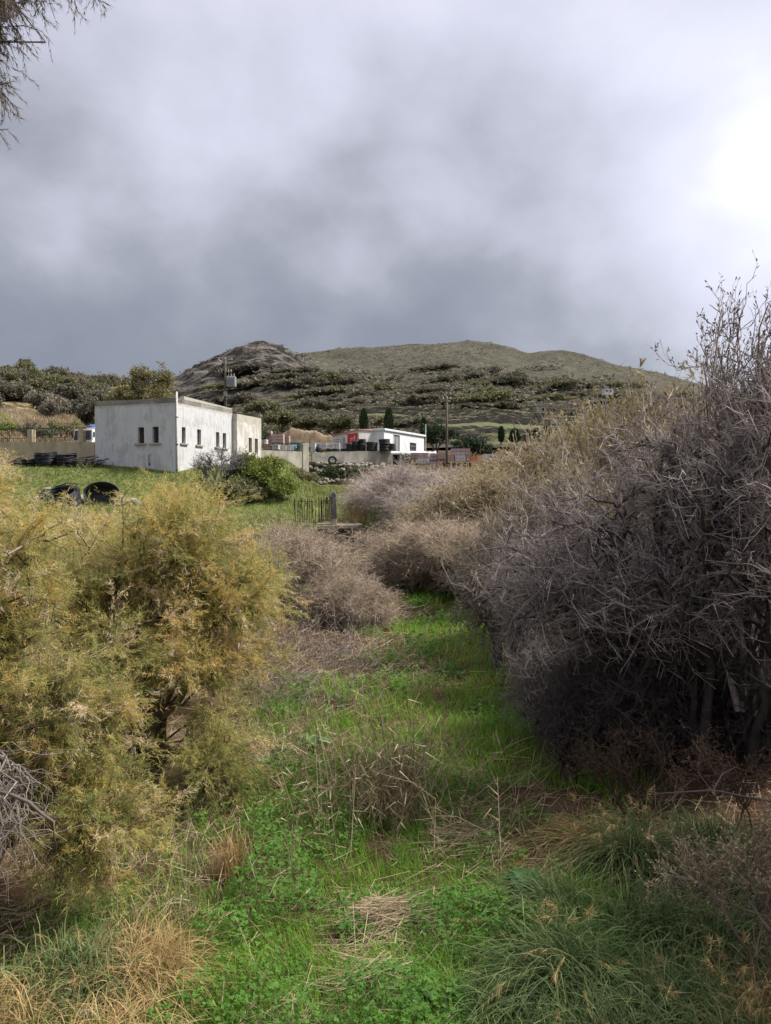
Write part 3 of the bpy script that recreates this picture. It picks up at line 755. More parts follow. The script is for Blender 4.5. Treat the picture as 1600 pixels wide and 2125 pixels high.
def stone_pile(name, c, n, sx, sy, hz, label, mat, scale=1.0):
    e = empty(name, c, 0, label, 'rubble')
    for k in range(n):
        x, y = random.uniform(-1, 1), random.uniform(-1, 1); z = hz*(1-x*x)*(1-.4*y)*random.random()
        me = STONES[k % 5]
        wx, wy = c[0]+x*sx, c[1]+y*sy
        o = obj('stone', me, mat, e, (x*sx, y*sy, Hs(wx, wy)-c[2]+.04+z)); o.rotation_euler = (random.gauss(0, .25), random.gauss(0, .25), random.uniform(0, 6))
        s = random.uniform(.6, 1.15)*scale; o.scale = (s, s, s)
stone_pile('rubble_heap', on_bank(120, 43.2), 60, 1.5, .5, .55, 'heap of flat grey field stones behind the black pipe coil', M['stone'])
stone_pile('small_rubble', on_bank(268, 43.0), 18, .7, .3, .35, 'few dark stones beside the tipped black tub', M['dstone'], .8)

# ------------------------------------------------------------------ truck behind the wall
def truck():
    p = P(171, 905, 57.5); r = empty('parked_truck', (p[0], p[1], p[2]-1.55), math.radians(-12), 'white truck cab with dark windscreen parked behind the barred wall', 'truck')
    w = .78
    MB().add([(-w,0,.55),(w,0,.55),(w,1.6,.55),(-w,1.6,.55),(-w,0,1.25),(w,0,1.25),(w,1.6,1.25),(-w,1.6,1.25),(-w,.12,2.05),(w,.12,2.05),(w,1.6,2.1),(-w,1.6,2.1)],
             [(0,3,2,1),(0,1,5,4),(1,2,6,5),(2,3,7,6),(3,0,4,7),(4,5,9,8),(5,6,10,9),(6,7,11,10),(7,4,8,11),(8,9,10,11)]).build('cab', M['white'], r, bevel=.05)
    o = MB().add([(-w+.09,-.012,1.27),(w-.09,-.012,1.27),(w-.12,.095,1.98),(-w+.12,.095,1.98)], [(0,1,2,3)]).build('windscreen', M['glass'], r)
    MB().tube([(-.3, -.03, 1.28), (.1, .03, 1.62)], .012, 4).build('wiper', M['rubber'], o); MB().tube([(.2, -.03, 1.28), (.5, .03, 1.6)], .012, 4).build('wiper', M['rubber'], o)
    MB().box(-w-.02, w+.02, -.1, .0, .45, .68).build('bumper', M['shopgrey'], r, bevel=.03)
    MB().box(-.5, .5, -.02, -.004, .8, 1.05).build('grille', M['rubber'], r)
    for s in (-1, 1):
        MB().box(s*.62-.1, s*.62+.1, -.03, .0, .75, .92).build('headlight', M['glass'], r, bevel=.02)
        MB().box(s*(w+.12)-.06, s*(w+.12)+.06, .05, .12, 1.45, 1.85).build('mirror', M['rubber'], r, bevel=.02)
        wh = MB().lathe([(.2, -.1), (.38, -.1), (.42, -.05), (.42, .05), (.38, .1), (.2, .1)], 18).build('wheel', M['rubber'], r, (s*.7, .85, .42), smooth=True); wh.rotation_euler = (0, math.pi/2, 0)
    MB().box(-.1, .75, .4, 1.5, 2.11, 2.2).build('roof_deflector', M['white'], r, bevel=.03)
    MB().box(-.05, .1, .3, .45, 2.12, 2.22).build('roof_light', M['orange'], r)
    MB().box(-w, w, 1.75, 5.0, .7, 1.9).build('cargo_body', M['white'], r)
truck()
p = P(197, 886, 62)
e = empty('blue_tank', (p[0]-.1, p[1], p[2]-1.0), 0, 'rounded blue tank peeking out above the white truck', 'tank')
MB().lathe([(0, 0), (.5, .02), (.56, .1), (.57, .8), (.5, 1.05), (.25, 1.18), (0, 1.2)], 20).build('shell', M['bluep'], e, smooth=True)
MB().lathe([(0, 1.2), (.14, 1.2), (.14, 1.28), (0, 1.3)], 12).build('cap', M['rubber'], e)

# ------------------------------------------------------------------ builder's yard
def yz(px, D): return (px-800)/1600*D
A = P(536, 934, 60); B = P(640, 938, 63.5)
r, L, ang = wall_line('yard_wall', A[:2], B[:2], A[2], B[2], 2.2, .3, M['concrete'], 'pale concrete yard wall with railing behind the green bush')
MB().box(L-.62, L+.02, -.06, .36, -1.6, .75).build('end_pier', M['concrete'], r, bevel=.03)
for z in (.16, .62): MB().box(0, L-.6, .13, .16, z-.12, z-.09).build('rail', M['iron'], r)
bm_ = MB().box(-.01, .01, -.01, .01, 0, .62).mesh('fence_bar')
for k in range(int((L-.7)/.16)): obj('fence_bar', bm_, M['iron'], r, (.1+k*.16, .145, -.12))
A = P(648, 940, 66); B = P(812, 935, 69)
r, L, ang = wall_line('yard_retaining_wall', A[:2], B[:2], A[2], B[2], 1.15, .3, M['concrete'], 'grey concrete retaining wall carrying the tyre stacks')
A2 = P(640, 958, 65.0); B2 = P(810, 962, 68)
r, L2, ang2 = wall_line('dry_stone_wall', A2[:2], B2[:2], A2[2], B2[2], 2.2, .8, M['dstone'], 'dark dry-stone wall below the tyres and the grey retaining wall')
for k in range(150):
    d = random.uniform(.1, L2-.1); zz = random.uniform(-1.8, -.02); o = obj('stone', STONES[k % 5], M['dstone'], r, (d, -.03, zz)); o.rotation_euler = (random.gauss(0, .15), random.gauss(0, .15), random.choice([0, 3.14])); o.scale = (.8, .6, 1)
A = P(640, 950, 64.8); 
def plank(name, a, b, w, mat, label, cat='beam'):
    m = MB(); v = Vector(b)-Vector(a); m.box(0, v.length, -w, w, -w*.6, w*.6)
    o = m.build(name, mat, None, a); o.rotation_euler = v.to_track_quat('X', 'Z').to_euler(); tag(o, label, cat)
plank('timber_beam', P(654, 946, 64.6), P(716, 958, 64.2), .11, M['shopgrey'], 'long pale timber beam leaning on the dry-stone wall')

def tyre_mesh(R, w):
    mb = MB(); r1 = R*.58
    prof = [(r1, -.38*w), (r1+.03, -.5*w), (R*.86, -.5*w), (R*.97, -.4*w), (R, -.2*w), (R, -.06*w), (R*.975, -.05*w), (R*.975, .05*w), (R, .06*w), (R, .2*w), (R*.97, .4*w), (R*.86, .5*w), (r1+.03, .5*w), (r1, .38*w), (r1+.05, 0), (r1, -.38*w)]
    return mb.lathe(prof, 22).mesh('tyre', True)
TY = tyre_mesh(.34, .22); TYB = tyre_mesh(.50, .27)
stacks = [(715, 1, 0, 'lone tyre at the end of the row on the grey retaining wall'), (726, 3, 0, 'tyre of the slim stack beside the two tall tyre stacks'),
          (738, 4, 0, 'tyre of the tall stack just before the tallest stack'), (752, 5, 0, 'tyre of the tallest stack on the grey retaining wall'),
          (772, 3, 1, 'large tyre of the wide low stack in the middle of the wall'), (798, 4, 1, 'large tyre of the stack in front of the white shed corner'),
          (814, 3, 0, 'tyre of the short stack by the corner of the white shed'), (697, 1, 0, 'flat tyre lying alone left of the tyre stacks'), (684, 1, 0, 'worn tyre second from the end of the flat ones')]
for px, n, big, lab in stacks:
    q = P(px, 936, 68.6); w_ = .265 if big else .215
    for k in range(n):
        od = '' if n == 1 else ('topmost ' if k == n-1 else ('bottom ' if k == 0 else ['', 'second lowest ', 'third lowest ', 'fourth lowest '][k]))
        o = obj('tyre', TYB if big else TY, M['rubber'], None, (q[0]+random.uniform(-.04, .04), q[1]+random.uniform(-.04, .04), q[2]+w_*(k+.5)))
        o.rotation_euler = (random.gauss(0, .03), random.gauss(0, .03), random.uniform(0, 6)); tag(o, od+lab, 'tyre', 'tyre stacks on the yard wall')
o = obj('tyre', TY, M['rubber'], None, P(690, 955, 63.9)); o.rotation_euler = (math.radians(80), .2, .2); o.scale = (1.1, 1.1, 1.1); tag(o, 'old wheel tyre leaning upright against the dry-stone wall', 'tyre')

def shed():
    # white shed, near corner at pixel 797
    c = P(797, 942, 74); e = P(880, 947, 82); ang = math.atan2(e[1]-c[1], e[0]-c[0]); L = float(np.hypot(*(e-c)[:2]))
    r = empty('white_shed', (c[0], c[1], c[2]-.3), ang, 'white flat-roofed shed with grey doors behind the tyre stacks', 'shed')
    h = 2.55; W = 3.6
    mb = MB(); holes = [(L*.20, L*.37, .3, 2.3), (L*.62, L*.79, .3, 1.75)]
    wall_cells(mb, 'x', 0, 0, L, 0, h, holes, .12, True); wall_cells(mb, 'y', 0, 0, W, 0, h, [], .1, False)
    mb.add([(L, 0, 0), (L, W, 0), (L, W, h), (L, 0, h)], [(0, 1, 2, 3)]); mb.add([(0, W, 0), (L, W, 0), (L, W, h), (0, W, h)], [(3, 2, 1, 0)])
    mb.build('wall', M['white'], r)
    MB().box(-.12, L+.12, -.16, W+.12, h+.003, h+.2).build('roof', M['white'], r, bevel=.02)
    d = MB().box(L*.20, L*.37, .10, .14, .3, 2.3).build('door', M['galv'], r); MB().box(L*.283, L*.287, .085, .098, .3, 2.3).build('door_seam', M['iron'], d)
    d = MB().box(L*.62, L*.79, .10, .14, .3, 1.75).build('glass_door', M['glass'], r)
    for k in range(3): MB().box(L*(.63+.055*k), L*(.63+.055*k)+.05, .07, .098, .3, 1.75).build('door_frame', M['galv'], d)
    for k in range(3): MB().box(L*.62, L*.79, .07, .098, .55+k*.42, .6+k*.42).build('door_rail', M['galv'], d)
    MB().tube([(L+.2, -.1, 0), (L+.2, -.1, h+1.35)], .05, 8).build('flue_post', M['shopgrey'], r)
    # older shed on the left with the red board
    c2 = P(690, 943, 78); e2 = P(745, 941, 73.6); a2 = math.atan2(e2[1]-c2[1], e2[0]-c2[0]); L2 = float(np.hypot(*(e2-c2)[:2]))
    r2 = empty('yard_shop', (c2[0], c2[1], c2[2]-.2), a2, 'low pale shop with red sign board and pinkish roof edge', 'shed')
    h2 = 2.15
    mb = MB(); mb.add([(0,0,-.5),(L2,0,-.5),(L2,4,-.5),(0,4,-.5),(0,0,h2-.1),(L2,0,h2+.12),(L2,4,h2+.12),(0,4,h2-.1)], [(0,3,2,1),(4,5,6,7),(0,1,5,4),(1,2,6,5),(2,3,7,6),(3,0,4,7)]); mb.build('wall', M['shopgrey'], r2)
    mb = MB(); mb.add([(-.05,-.1,h2-.098),(L2+.1,-.1,h2+.124),(L2+.1,4.1,h2+.124),(-.05,4.1,h2-.098),(-.05,-.1,h2),(L2+.1,-.1,h2+.22),(L2+.1,4.1,h2+.22),(-.05,4.1,h2)], [(0,3,2,1),(4,5,6,7),(0,1,5,4),(1,2,6,5),(2,3,7,6),(3,0,4,7)]); mb.build('roof_edge', M['redline'], r2)
    s = MB().box(L2*.53, L2*.95, -.07, -.02, .95, 2.02).build('sign_board', M['red'], r2)
    for x0, x1, z0, z1 in ((.53, .60, 1.15, 1.95), ): MB().box(L2*x0, L2*x1, -.085, -.073, z0, z1).build('sign_panel', M['white'], s)
    for x0, x1, z0, z1 in ((.70, .84, 1.55, 1.62), (.70, .80, 1.38, 1.44), (.86, .88, 1.3, 1.85), (.835, .905, 1.6, 1.68), (.72, .9, 1.12, 1.17)): MB().box(L2*x0, L2*x1, -.08, -.073, z0, z1).build('sign_mark', M['shopgrey'], s)
    s = MB().box(L2*.06, L2*.33, -.06, -.02, 1.15, 1.72).build('notice_board', M['white'], r2)
    for z in (1.58, 1.42, 1.28): MB().box(L2*.08, L2*.31, -.07, -.063, z, z+.07).build('notice_line', M['bluep'] if z > 1.5 else M['redline'], s)
    w = MB().box(L2*.40, L2*.55, -.05, -.01, .7, 1.75).build('window', M['shopgrey'], r2); MB().box(L2*.42, L2*.53, -.06, -.053, .76, 1.7).build('pane', M['galv'], w)
    # link between the two, with an eave
    g = P(747, 943, 75.2); f = P(776, 945, 76.0)
    MB().box(0, float(f[0]-g[0])+.3, 0, 3, -.5, 1.75).build('porch_wall', M['tanwall'], r2, tuple(np.array([math.cos(-a2)*(g-c2)[0]-math.sin(-a2)*(g-c2)[1], math.sin(-a2)*(g-c2)[0]+math.cos(-a2)*(g-c2)[1], .2])), -a2)
    MB().box(-.1, float(f[0]-g[0])+.35, -.6, 3, 1.76, 2.05).build('porch_eave', M['shopgrey'], r2, tuple(np.array([math.cos(-a2)*(g-c2)[0]-math.sin(-a2)*(g-c2)[1], math.sin(-a2)*(g-c2)[0]+math.cos(-a2)*(g-c2)[1], .2])), -a2)
shed()

def pallet(px0, px1, py0, py1, D, mat, label, nx=2, nz=3, dep=1.0, base=True, rz=0.0, cat='pallet'):
    a = P(px0, py1, D); b = P(px1, py0, D); w = b[0]-a[0]; h = b[2]-a[2]
    r = empty('block_pallet', (a[0]+w/2, D, a[2]), rz, label, cat, 'pallets of building blocks in the yard')
    b0 = .12 if base else 0
    if base:
        MB().box(-w/2, w/2, 0, dep, .08, b0-.003).build('pallet_deck', M['palletw'], r)
        for k in (-1, 0, 1): MB().box(k*w*.44-.05, k*w*.44+.05, 0, dep, -.15, .078).build('pallet_runner', M['palletw'], r)
    me = MB().box(0, w/nx-.025, 0, dep, 0, (h-b0)/nz-.02, .008).mesh('block_pack')
    for i in range(nx):
        for j in range(nz):
            obj('block_pack', me, mat, r, (-w/2+i*w/nx+.012, random.uniform(-.04, .04), b0+j*(h-b0)/nz))
    return r
pal = [(553, 563, 893, 924, 68, 'brickp', 'narrow tall stack of pink blocks at the annex end of the yard', 1, 4), (563, 588, 900, 921, 67.5, 'brickp', 'broad wrapped stack of pink blocks behind the grey crates', 2, 3),
       (588, 600, 903, 923, 69, 'brickp', 'half-used stack of pink blocks before the soil bank', 1, 3), (537, 553, 911, 922, 66, 'blockw', 'low pale block stack next to the annex corner', 1, 2),
       (546, 562, 921, 932, 65, 'brickp', 'pink block stack in the front row nearest the annex', 1, 2), (563, 578, 921, 932, 65, 'blockw', 'grey-pink block stack in the front row by the railing', 2, 2),
       (644, 654, 919, 937, 71, 'blockw', 'narrow grey block stack right after the yard wall pier', 1, 2), (654, 678, 918, 935, 72, 'blockw', 'long pale wrapped stack before the soil bank', 3, 2),
       (679, 705, 918, 931, 72.5, 'blockw', 'long white wrapped stack below the notice board', 3, 2), (644, 655, 931, 941, 67, 'blockw', 'small white block stack beside the black drum', 1, 1),
       (852, 870, 939, 954, 66, 'mauve', 'leftmost mauve block stack past the tarpaulin', 2, 2), (870, 890, 939, 953, 67, 'mauve', 'second mauve block stack past the tarpaulin', 2, 2),
       (867, 891, 951, 962, 64, 'blockw', 'pale latticed crate in front of the mauve block stacks', 4, 2), (892, 908, 940, 958, 65.5, 'mauve', 'mauve block stack beside the wooden pole', 2, 2),
       (909, 923, 940, 955, 65, 'brickp', 'pink block stack partly hidden by the wooden pole', 1, 2), (931, 943, 944, 956, 64, 'brickp', 'pink block stack under the upper tier right of the pole', 1, 2),
       (944, 966, 944, 957, 64, 'blockw', 'pale pink block stack below the upper tier', 2, 2), (967, 978, 944, 957, 64.4, 'mauve', 'mauve block stack below the end of the upper tier', 1, 2),
       (937, 976, 930, 943.5, 64.3, 'mauve', 'wide upper tier of mauve blocks on top of the other stacks', 4, 2), (892, 920, 957, 968, 63, 'brickp', 'lowest block stack half sunk in the dry grass', 2, 1),
       (1046, 1076, 940, 955, 66, 'mauve', 'block stack glimpsed through the bare twigs', 2, 2), (1004, 1030, 942, 954, 66, 'blockw', 'grey wrapped stack glimpsed at the edge of the twigs', 2, 2)]
for a in pal: pallet(a[0], a[1], a[2], a[3], a[4], M[a[5]], a[6], a[7], a[8], base=a[3]-a[2] > 14)
q = P(983, 957, 64.5); e = empty('orange_crate', q, .2, 'orange plastic crate at the end of the block stacks', 'crate')
MB().box(-.3, .3, -.2, .2, 0, .05).build('crate_base', M['orange'], e)
for k in range(3):
    for s in (-1, 1): MB().box(-.3, .3, s*.2-.015, s*.2+.015, .06+k*.13, .16+k*.13).build('slat', M['orange'], e)
for s in (-1, 1): MB().box(s*.3-.016, s*.3+.016, -.18, .18, .06, .44).build('crate_end', M['orange'], e)
q = P(945, 974, 62.5); e = empty('stack_platform', q, 0, 'grey concrete ledge under the block stacks by the pole', 'ledge')
MB().box(-1.1, 1.6, 0, 1.5, -.6, .16).build('ledge_slab', M['concrete'], e, bevel=.02)
for k in range(6): MB().box(-1+k*.42, -1+k*.42+.2, .25, 1.2, .163, .55, .02).build('support_block', M['dstone'], e)
def rack(px0, px1, py0, py1, D, label):
    a = P(px0, py1, D); b = P(px1, py0, D); w = b[0]-a[0]; h = b[2]-a[2]; r = empty('steel_rack', a, 0, label, 'rack', 'teal steel racks in the yard')
    for x in (0, w/2, w):
        for y in (0, .8): MB().box(x-.03, x+.03, y-.03, y+.03, -.1, h).build('upright', M['teal'], r)
    for z in (h*.15, h*.55, h-.06):
        for y in (0, .8): MB().box(.035, w-.035, y-.02, y+.02, z, z+.05).build('crossbar', M['teal'], r)
    MB().box(.03, w-.03, .03, .77, h*.6, h*.6+.03).build('shelf', M['teal'], r)
    MB().box(.03, w-.03, .74, .76, h*.65, h*.95).build('back_mesh', M['teal'], r)
rack(600, 631, 918, 934, 64.5, 'teal steel rack standing behind the yard railing')
rack(612, 634, 926, 937, 63.9, 'lower teal steel rack next to the wall pier')
a = P(581, 935, 64.0); e = empty('corrugated_sheet', a, 0, 'pale corrugated sheet leaning behind the yard railing', 'sheet')
mb = MB(); K = 25; w = 1.35
for k in range(K): mb.add([(w*k/K, .05*(k % 2), 0), (w*(k+1)/K, .05*((k+1) % 2), 0), (w*(k+1)/K, .05*((k+1) % 2)+.1, .48), (w*k/K, .05*(k % 2)+.1, .48), (w*k/K, .05*(k % 2)+.01, 0), (w*(k+1)/K, .05*((k+1) % 2)+.01, 0), (w*(k+1)/K, .05*((k+1) % 2)+.11, .48), (w*k/K, .05*(k % 2)+.11, .48)], [(0, 1, 2, 3), (7, 6, 5, 4)])
mb.build('sheet', M['blockw'], e)
q = P(661, 938, 66.5); e = empty('black_drum', q, 0, 'dark plastic drum with a narrow neck at the yard wall end', 'drum')
MB().lathe([(0, 0), (.24, 0), (.26, .05), (.26, .36), (.2, .46), (.09, .5), (.09, .58), (0, .58)], 16).build('shell', M['rubber'], e, smooth=True)
MB().lathe([(0, .585), (.1, .585), (.1, .63), (0, .63)], 12).build('cap', M['hdpe'], e)
# tarpaulined heaps and the small hatch under the yard
q = P(852, 944, 70); e = empty('tarpaulin_heap', q, 0, 'white tarpaulin thrown over low stacks before the shed', 'tarpaulin')
xs, ys = np.linspace(-2.2, 2.4, 40), np.linspace(-.5, .8, 14); X, Y = np.meshgrid(xs, ys)
Z = .1+.28*fbm(X*1.3, Y*1.6, 71)*(1-(Y/1.0)**2)+.12*fbm(X*5, Y*5, 72); Z = np.where((np.abs(Y-.15) > .6) | (np.abs(X-.1) > 2.2), -.25, Z)
n, m = X.shape; idx = np.arange(n*m).reshape(n, m)
obj('cover', mesh_np('cover', np.stack([X, Y, Z], -1), np.stack([idx[:-1, :-1], idx[:-1, 1:], idx[1:, 1:], idx[1:, :-1]], -1).reshape(-1, 4), None, True), M['white'], e)
q = P(812, 955, 68.4); e = empty('wall_hatch', q, 0, 'dark low opening framed in pale concrete beside the retaining wall', 'opening')
MB().box(-.02, .12, 0, .5, -.5, .5).build('jamb', M['shopgrey'], e); MB().box(.75, .87, 0, .5, -.5, .5).build('jamb', M['shopgrey'], e)
MB().box(-.05, .95, -.03, .5, .503, .62).build('lintel', M['shopgrey'], e); MB().box(.123, .747, .4, .5, -.5, .5).build('back_panel', M['dark'], e)
A = P(826, 941, 68.6); B = P(853, 941, 68.9)
r, L, ang = wall_line('low_stone_wall', A[:2], B[:2], A[2], B[2], 1.2, .4, M['stone'], 'short brown stone wall between the hatch and the mauve stacks')
for k in range(26): o = obj('stone', STONES[k % 5], M['stone'], r, (random.uniform(.1, L-.1), -.02, random.uniform(-.8, -.03))); o.scale = (.6, .5, .8)
# soil bank
q = P(632, 917, 84)
xs, ys = np.linspace(-3.6, 5.0, 70), np.linspace(0, 6, 30); X, Y = np.meshgrid(xs, ys)
pr = np.interp(X, [-3.6, -2.8, -1.6, -.6, 1.0, 2.2, 3.6, 5.0], [0, .7, 1.55, 1.3, 1.25, .8, .55, 0])
Z = -.6+(pr+.6)*sstep(0, .8, Y)*(1-.35*sstep(2.5, 6, Y)) + (fbm(X*1.4, Y*1.4, 81)-.5)*.5 + (fbm(X*5, Y*5, 82)-.5)*.16
n, m = X.shape; idx = np.arange(n*m).reshape(n, m)
tag(obj('soil_bank', mesh_np('soil_bank', np.stack([X, Y, Z], -1), np.stack([idx[:-1, :-1], idx[:-1, 1:], idx[1:, 1:], idx[1:, :-1]], -1).reshape(-1, 4), None, True), M['soil'], None, q), kind='structure')

# ------------------------------------------------------------------ poles and wires
def utility_pole(px, pyt, pyb, D, r0, label, transformer, armpx):
    b = P(px, pyb, D); t = P(px, pyt, D); h = t[2]-b[2]
    r = empty('utility_pole', b, 0, label, 'utility pole')
    MB().tube([(0, 0, -1.5), (0, 0, h*.5), (.02, 0, h)], [r0*1.15, r0, r0*.8], 10).build('pole', M['wood'], r, smooth=True)
    a = armpx/1600*D
    arm = MB().tube([(-a, 0, h-.02), (0, .12, h-.22*a*2), (a, .1, h-.18)], .05, 6).build('crossarm', M['galv'], r)
    for x in (-a*.95, 0, a*.95): MB().lathe([(0, 0), (.06, 0), (.08, .06), (.05, .1), (.07, .16), (0, .2)], 10).build('insulator', M['insul'], arm, (x, 0, h+.0 if x else h+.05))
    if transformer:
        MB().tube([(-.05, 0, h-1.0), (-.05-a*.75, 0, h-.75)], .04, 6).build('brace', M['galv'], r); MB().tube([(0, 0, h-1.1), (a*.7, 0, h-1.15)], .04, 6).build('brace', M['galv'], r)
        for x in (-.35, .3, .55, -.6): MB().lathe([(0, 0), (.07, 0), (.09, .08), (.06, .12), (.08, .2), (0, .26)], 10).build('insulator', M['insul'], r, (x, -.05, h-1.12))
        zt = h-2.5
        tk = MB().box(.14, .98, -.32, .32, zt, zt+.95).build('transformer', M['galv'], r, bevel=.06)
        for k in range(5): MB().box(.2+k*.17, .2+k*.17+.04, -.40, -.325, zt+.1, zt+.85).build('cooling_fin', M['galv'], tk)
        for x in (.3, .55, .8): MB().lathe([(0, 0), (.05, 0), (.07, .1), (.04, .15), (.06, .25), (0, .3)], 8).build('bushing', M['insul'], tk, (x, 0, zt+.955))
        MB().box(-.12, .2, -.3, -.1, zt-.9, zt-.45).build('switch_box', M['galv'], r); MB().box(-.2, .25, -.2, -.14, zt-1.3, zt-1.24).build('cable_bracket', M['iron'], r)
    return t
t1 = utility_pole(468, 747, 868, 72, .13, 'wooden utility pole carrying a grey transformer behind the white building', True, 14)
t2 = utility_pole(927, 828, 966, 63.2, .10, 'slim wooden utility pole among the mauve block stacks', False, 8)
def wire(a, b, sag, label):
    pts = [np.array(a)*(1-s)+np.array(b)*s-np.array([0, 0, 4*sag*s*(1-s)]) for s in np.linspace(0, 1, 24)]
    tag(MB().tube(pts, .016, 4, False).build('overhead_wire', M['rubber'], None), label, 'wire', 'overhead wires')
wire(t1-np.array([0, 0, 4.2]), t2-np.array([0, 0, .05]), .8, 'thin cable sagging from the transformer pole to the slim pole')
# far white house and ruin on the slope
def far_house(px, py, D, w, h, mat, name, label, blue=False):
    q = P(px, py, D); x, y = q[0], q[1]; z = float(hillZ(np.array([x]), np.array([y]))[0])
    z = max(z-.3, q[2]-h); r = empty(name, (x, y, z), .2, label, 'house')
    MB().box(-w/2, w/2, 0, w*.7, -.6, h).build('wall', mat, r); MB().box(-w/2-.1, w/2+.1, -.1, w*.7+.1, h+.003, h+.25).build('roof', M['bluep'] if blue else mat, r)
    for k in (-.25, .2):
        f = MB().box(k*w-.5, k*w+.5, -.05, .0, h*.25, h*.7).build('window', M['shopgrey'], r); MB().box(k*w-.4, k*w+.4, -.07, -.053, h*.3, h*.65).build('pane', M['dark'], f)
far_house(1264, 806, 300, 3.6, 1.8, M['white'], 'hillside_house', 'tiny white house with blue roof far up the slope', True)
far_house(1140, 842, 215, 7.5, 2.0, M['stone'], 'stone_ruin', 'low grey stone ruin on the terraces')
# ------------------------------------------------------------------ vegetation: hillside
def blob_leaves(r, ells, n, clumps, size, aspect=.5, jit=.22, upb=.3, sig=.10):
    """leaf-sized faces gathered in clumps spread over and through a crown of ellipsoids"""
    C = np.array([e[0] for e in ells], float); S = np.array([e[1] for e in ells], float)
    vol = np.prod(S, axis=1)**(2/3); k = r.choice(len(C), clumps, p=vol/vol.sum())
    d = rdir(clumps, r); d[:, 2] = np.where(d[:, 2] < -.35, -d[:, 2]*.5, d[:, 2])
    rad = r.random(clumps)**.35
    cc = C[k] + d*S[k]*rad[:, None]; cr = r.random(clumps)
    i = r.integers(0, clumps, n)
    p = cc[i] + r.normal(size=(n, 3))*S[k][i]*sig
    dr = nrm(d[i]*.6 + rdir(n, r) + np.array([0, 0, upb])); sd = nrm(np.cross(dr, rdir(n, r)))
    L = size*r.uniform(.6, 1.4, n)
    V, F = diamonds(p, dr, sd, L, L*aspect*.5)
    return V, F, np.repeat(np.clip(cr[i]*.6 + r.random(n)*.4 + r.normal(size=n)*.05, 0, 1), 4)
def shrub_variant(seed, green=False, n=3200):
    r = np.random.default_rng(seed)
    ells = []
    for k in range(5):
        f = k/4; ells.append(((-.95+1.7*f, r.uniform(-.3, .3), .18+.34*f*r.uniform(.75, 1.1)), (.5, .48, .22+.2*f)))
    V, F, rn = blob_leaves(r, ells, n, 150, .10, .8, sig=.15)
    lv = woody(seed, [(.1, 0, -.15)], ells, 4, 4, 0, L2=.4, r0=.05, r1=.025, r2=.015)
    Vw, Fw = join([tubes(Pn, R, 3) for Pn, R in lv])
    V2, F2 = join([(V, F), (Vw, Fw)])
    return mesh_np('shrub', V2, F2, np.concatenate([rn, r.random(len(Vw))*.15]))
SHR = [shrub_variant(100+i) for i in range(6)]; SHG = [shrub_variant(200+i) for i in range(4)]
for me in SHR: me.materials.append(M['shrub'])
for me in SHG: me.materials.append(M['shrub2'])

def scatter_hill():
    r = np.random.default_rng(5); made = 0; near = []
    tries = 0; pts = []
    X_, Y_ = np.meshgrid(np.linspace(-.4, .6, 101), np.linspace(95, 500, 82)); RK = hillZ(X_*Y_, Y_, True)
    while len(pts) < 1150 and tries < 20000:
        tries += 1
        y = 100*(4.6**(r.random()**.8)); u = r.uniform(-.36, .56)
        x = u*y
        if y < 118 and u < .3: continue
        dens = fbm(np.array([x*.022]), np.array([y*.03]), 77)[0]
        keep = sstep(.34, .62, dens)*.95+.08
        if -.03 < u < .28 and 112 < y < 215: keep *= .10          # open terraced fields
        if y > 360: keep *= .4
        if RK[int((y-95)/5), int(round((u+.4)*100))] > .3: keep *= .06
        if r.random() > keep*.8: continue
        s = r.uniform(1.6, 3.0)*r.choice([.8, 1, 1.4, 2.1])*np.interp(y, [100, 200, 320, 500], [.9, 1.15, 1.6, 1.6])
        pts.append((x, y, s))
    Z = hillZ(np.array([p[0] for p in pts]), np.array([p[1] for p in pts]))
    order = sorted(range(len(pts)), key=lambda i: -pts[i][2]/pts[i][1])
    rest = []
    for n_, i in enumerate(order):
        x, y, s = pts[i]; g = r.random() < .28
        me = (SHG if g else SHR)[r.integers(0, 4 if g else 6)]
        sc = (s*r.uniform(.9, 1.35), s*r.uniform(.8, 1.1), s*r.uniform(.42, .68)); rz = r.normal()*.3
        if n_ < 295:
            o = obj('hillside_shrub', me, None, None, (x, y, Z[i]-.1), rz); o.scale = sc
            if g: tag(o, 'wind-swept olive green shrub on the far terraced slope', 'shrub', 'green shrubs on the far slope')
            else: tag(o, 'wind-swept grey-brown shrub on the far terraced slope', 'shrub', 'grey-brown shrubs on the far slope')
        else: rest.append((x, y, Z[i]-.1, sc, rz))
    # the remaining tiny ones read as one scrub cover
    r2 = np.random.default_rng(9); n = 70; parts = []; rn = []
    for x, y, z, sc, rz in rest:
        ells = [((-.5, 0, .3), (.5, .45, .3)), ((.3, 0, .45), (.55, .45, .4))]
        V, F, q = blob_leaves(r2, ells, n, 24, .27, .8, sig=.22)
        parts.append((V*np.array(sc)+np.array([x, y, z]), F)); rn.append(q)
    SY = r2.uniform(270, 560, 2600); SX = r2.uniform(-.3, .5, 2600)*SY; SZ = hillZ(SX, SY); SN = fbm(SX*.02, SY*.02, 88)
    for k in range(2600):
        x, y = SX[k], SY[k]; sc = r2.uniform(.5, 1.5)*np.array([1.5, 1, .6])
        if SN[k] < .40: continue
        V, F, q = blob_leaves(r2, [((0, 0, .4), (.9, .8, .45))], 14, 7, .55, .8, sig=.2)
        parts.append((V*sc+np.array([x, y, SZ[k]-.1]), F)); rn.append(q)
    V, F = join(parts); tag(obj('distant_scrub', mesh_np('distant_scrub', V, F, np.concatenate(rn)), M['shrub']), 'distant dark scrub dotting the upper hill', None, None, 'stuff')
scatter_hill()
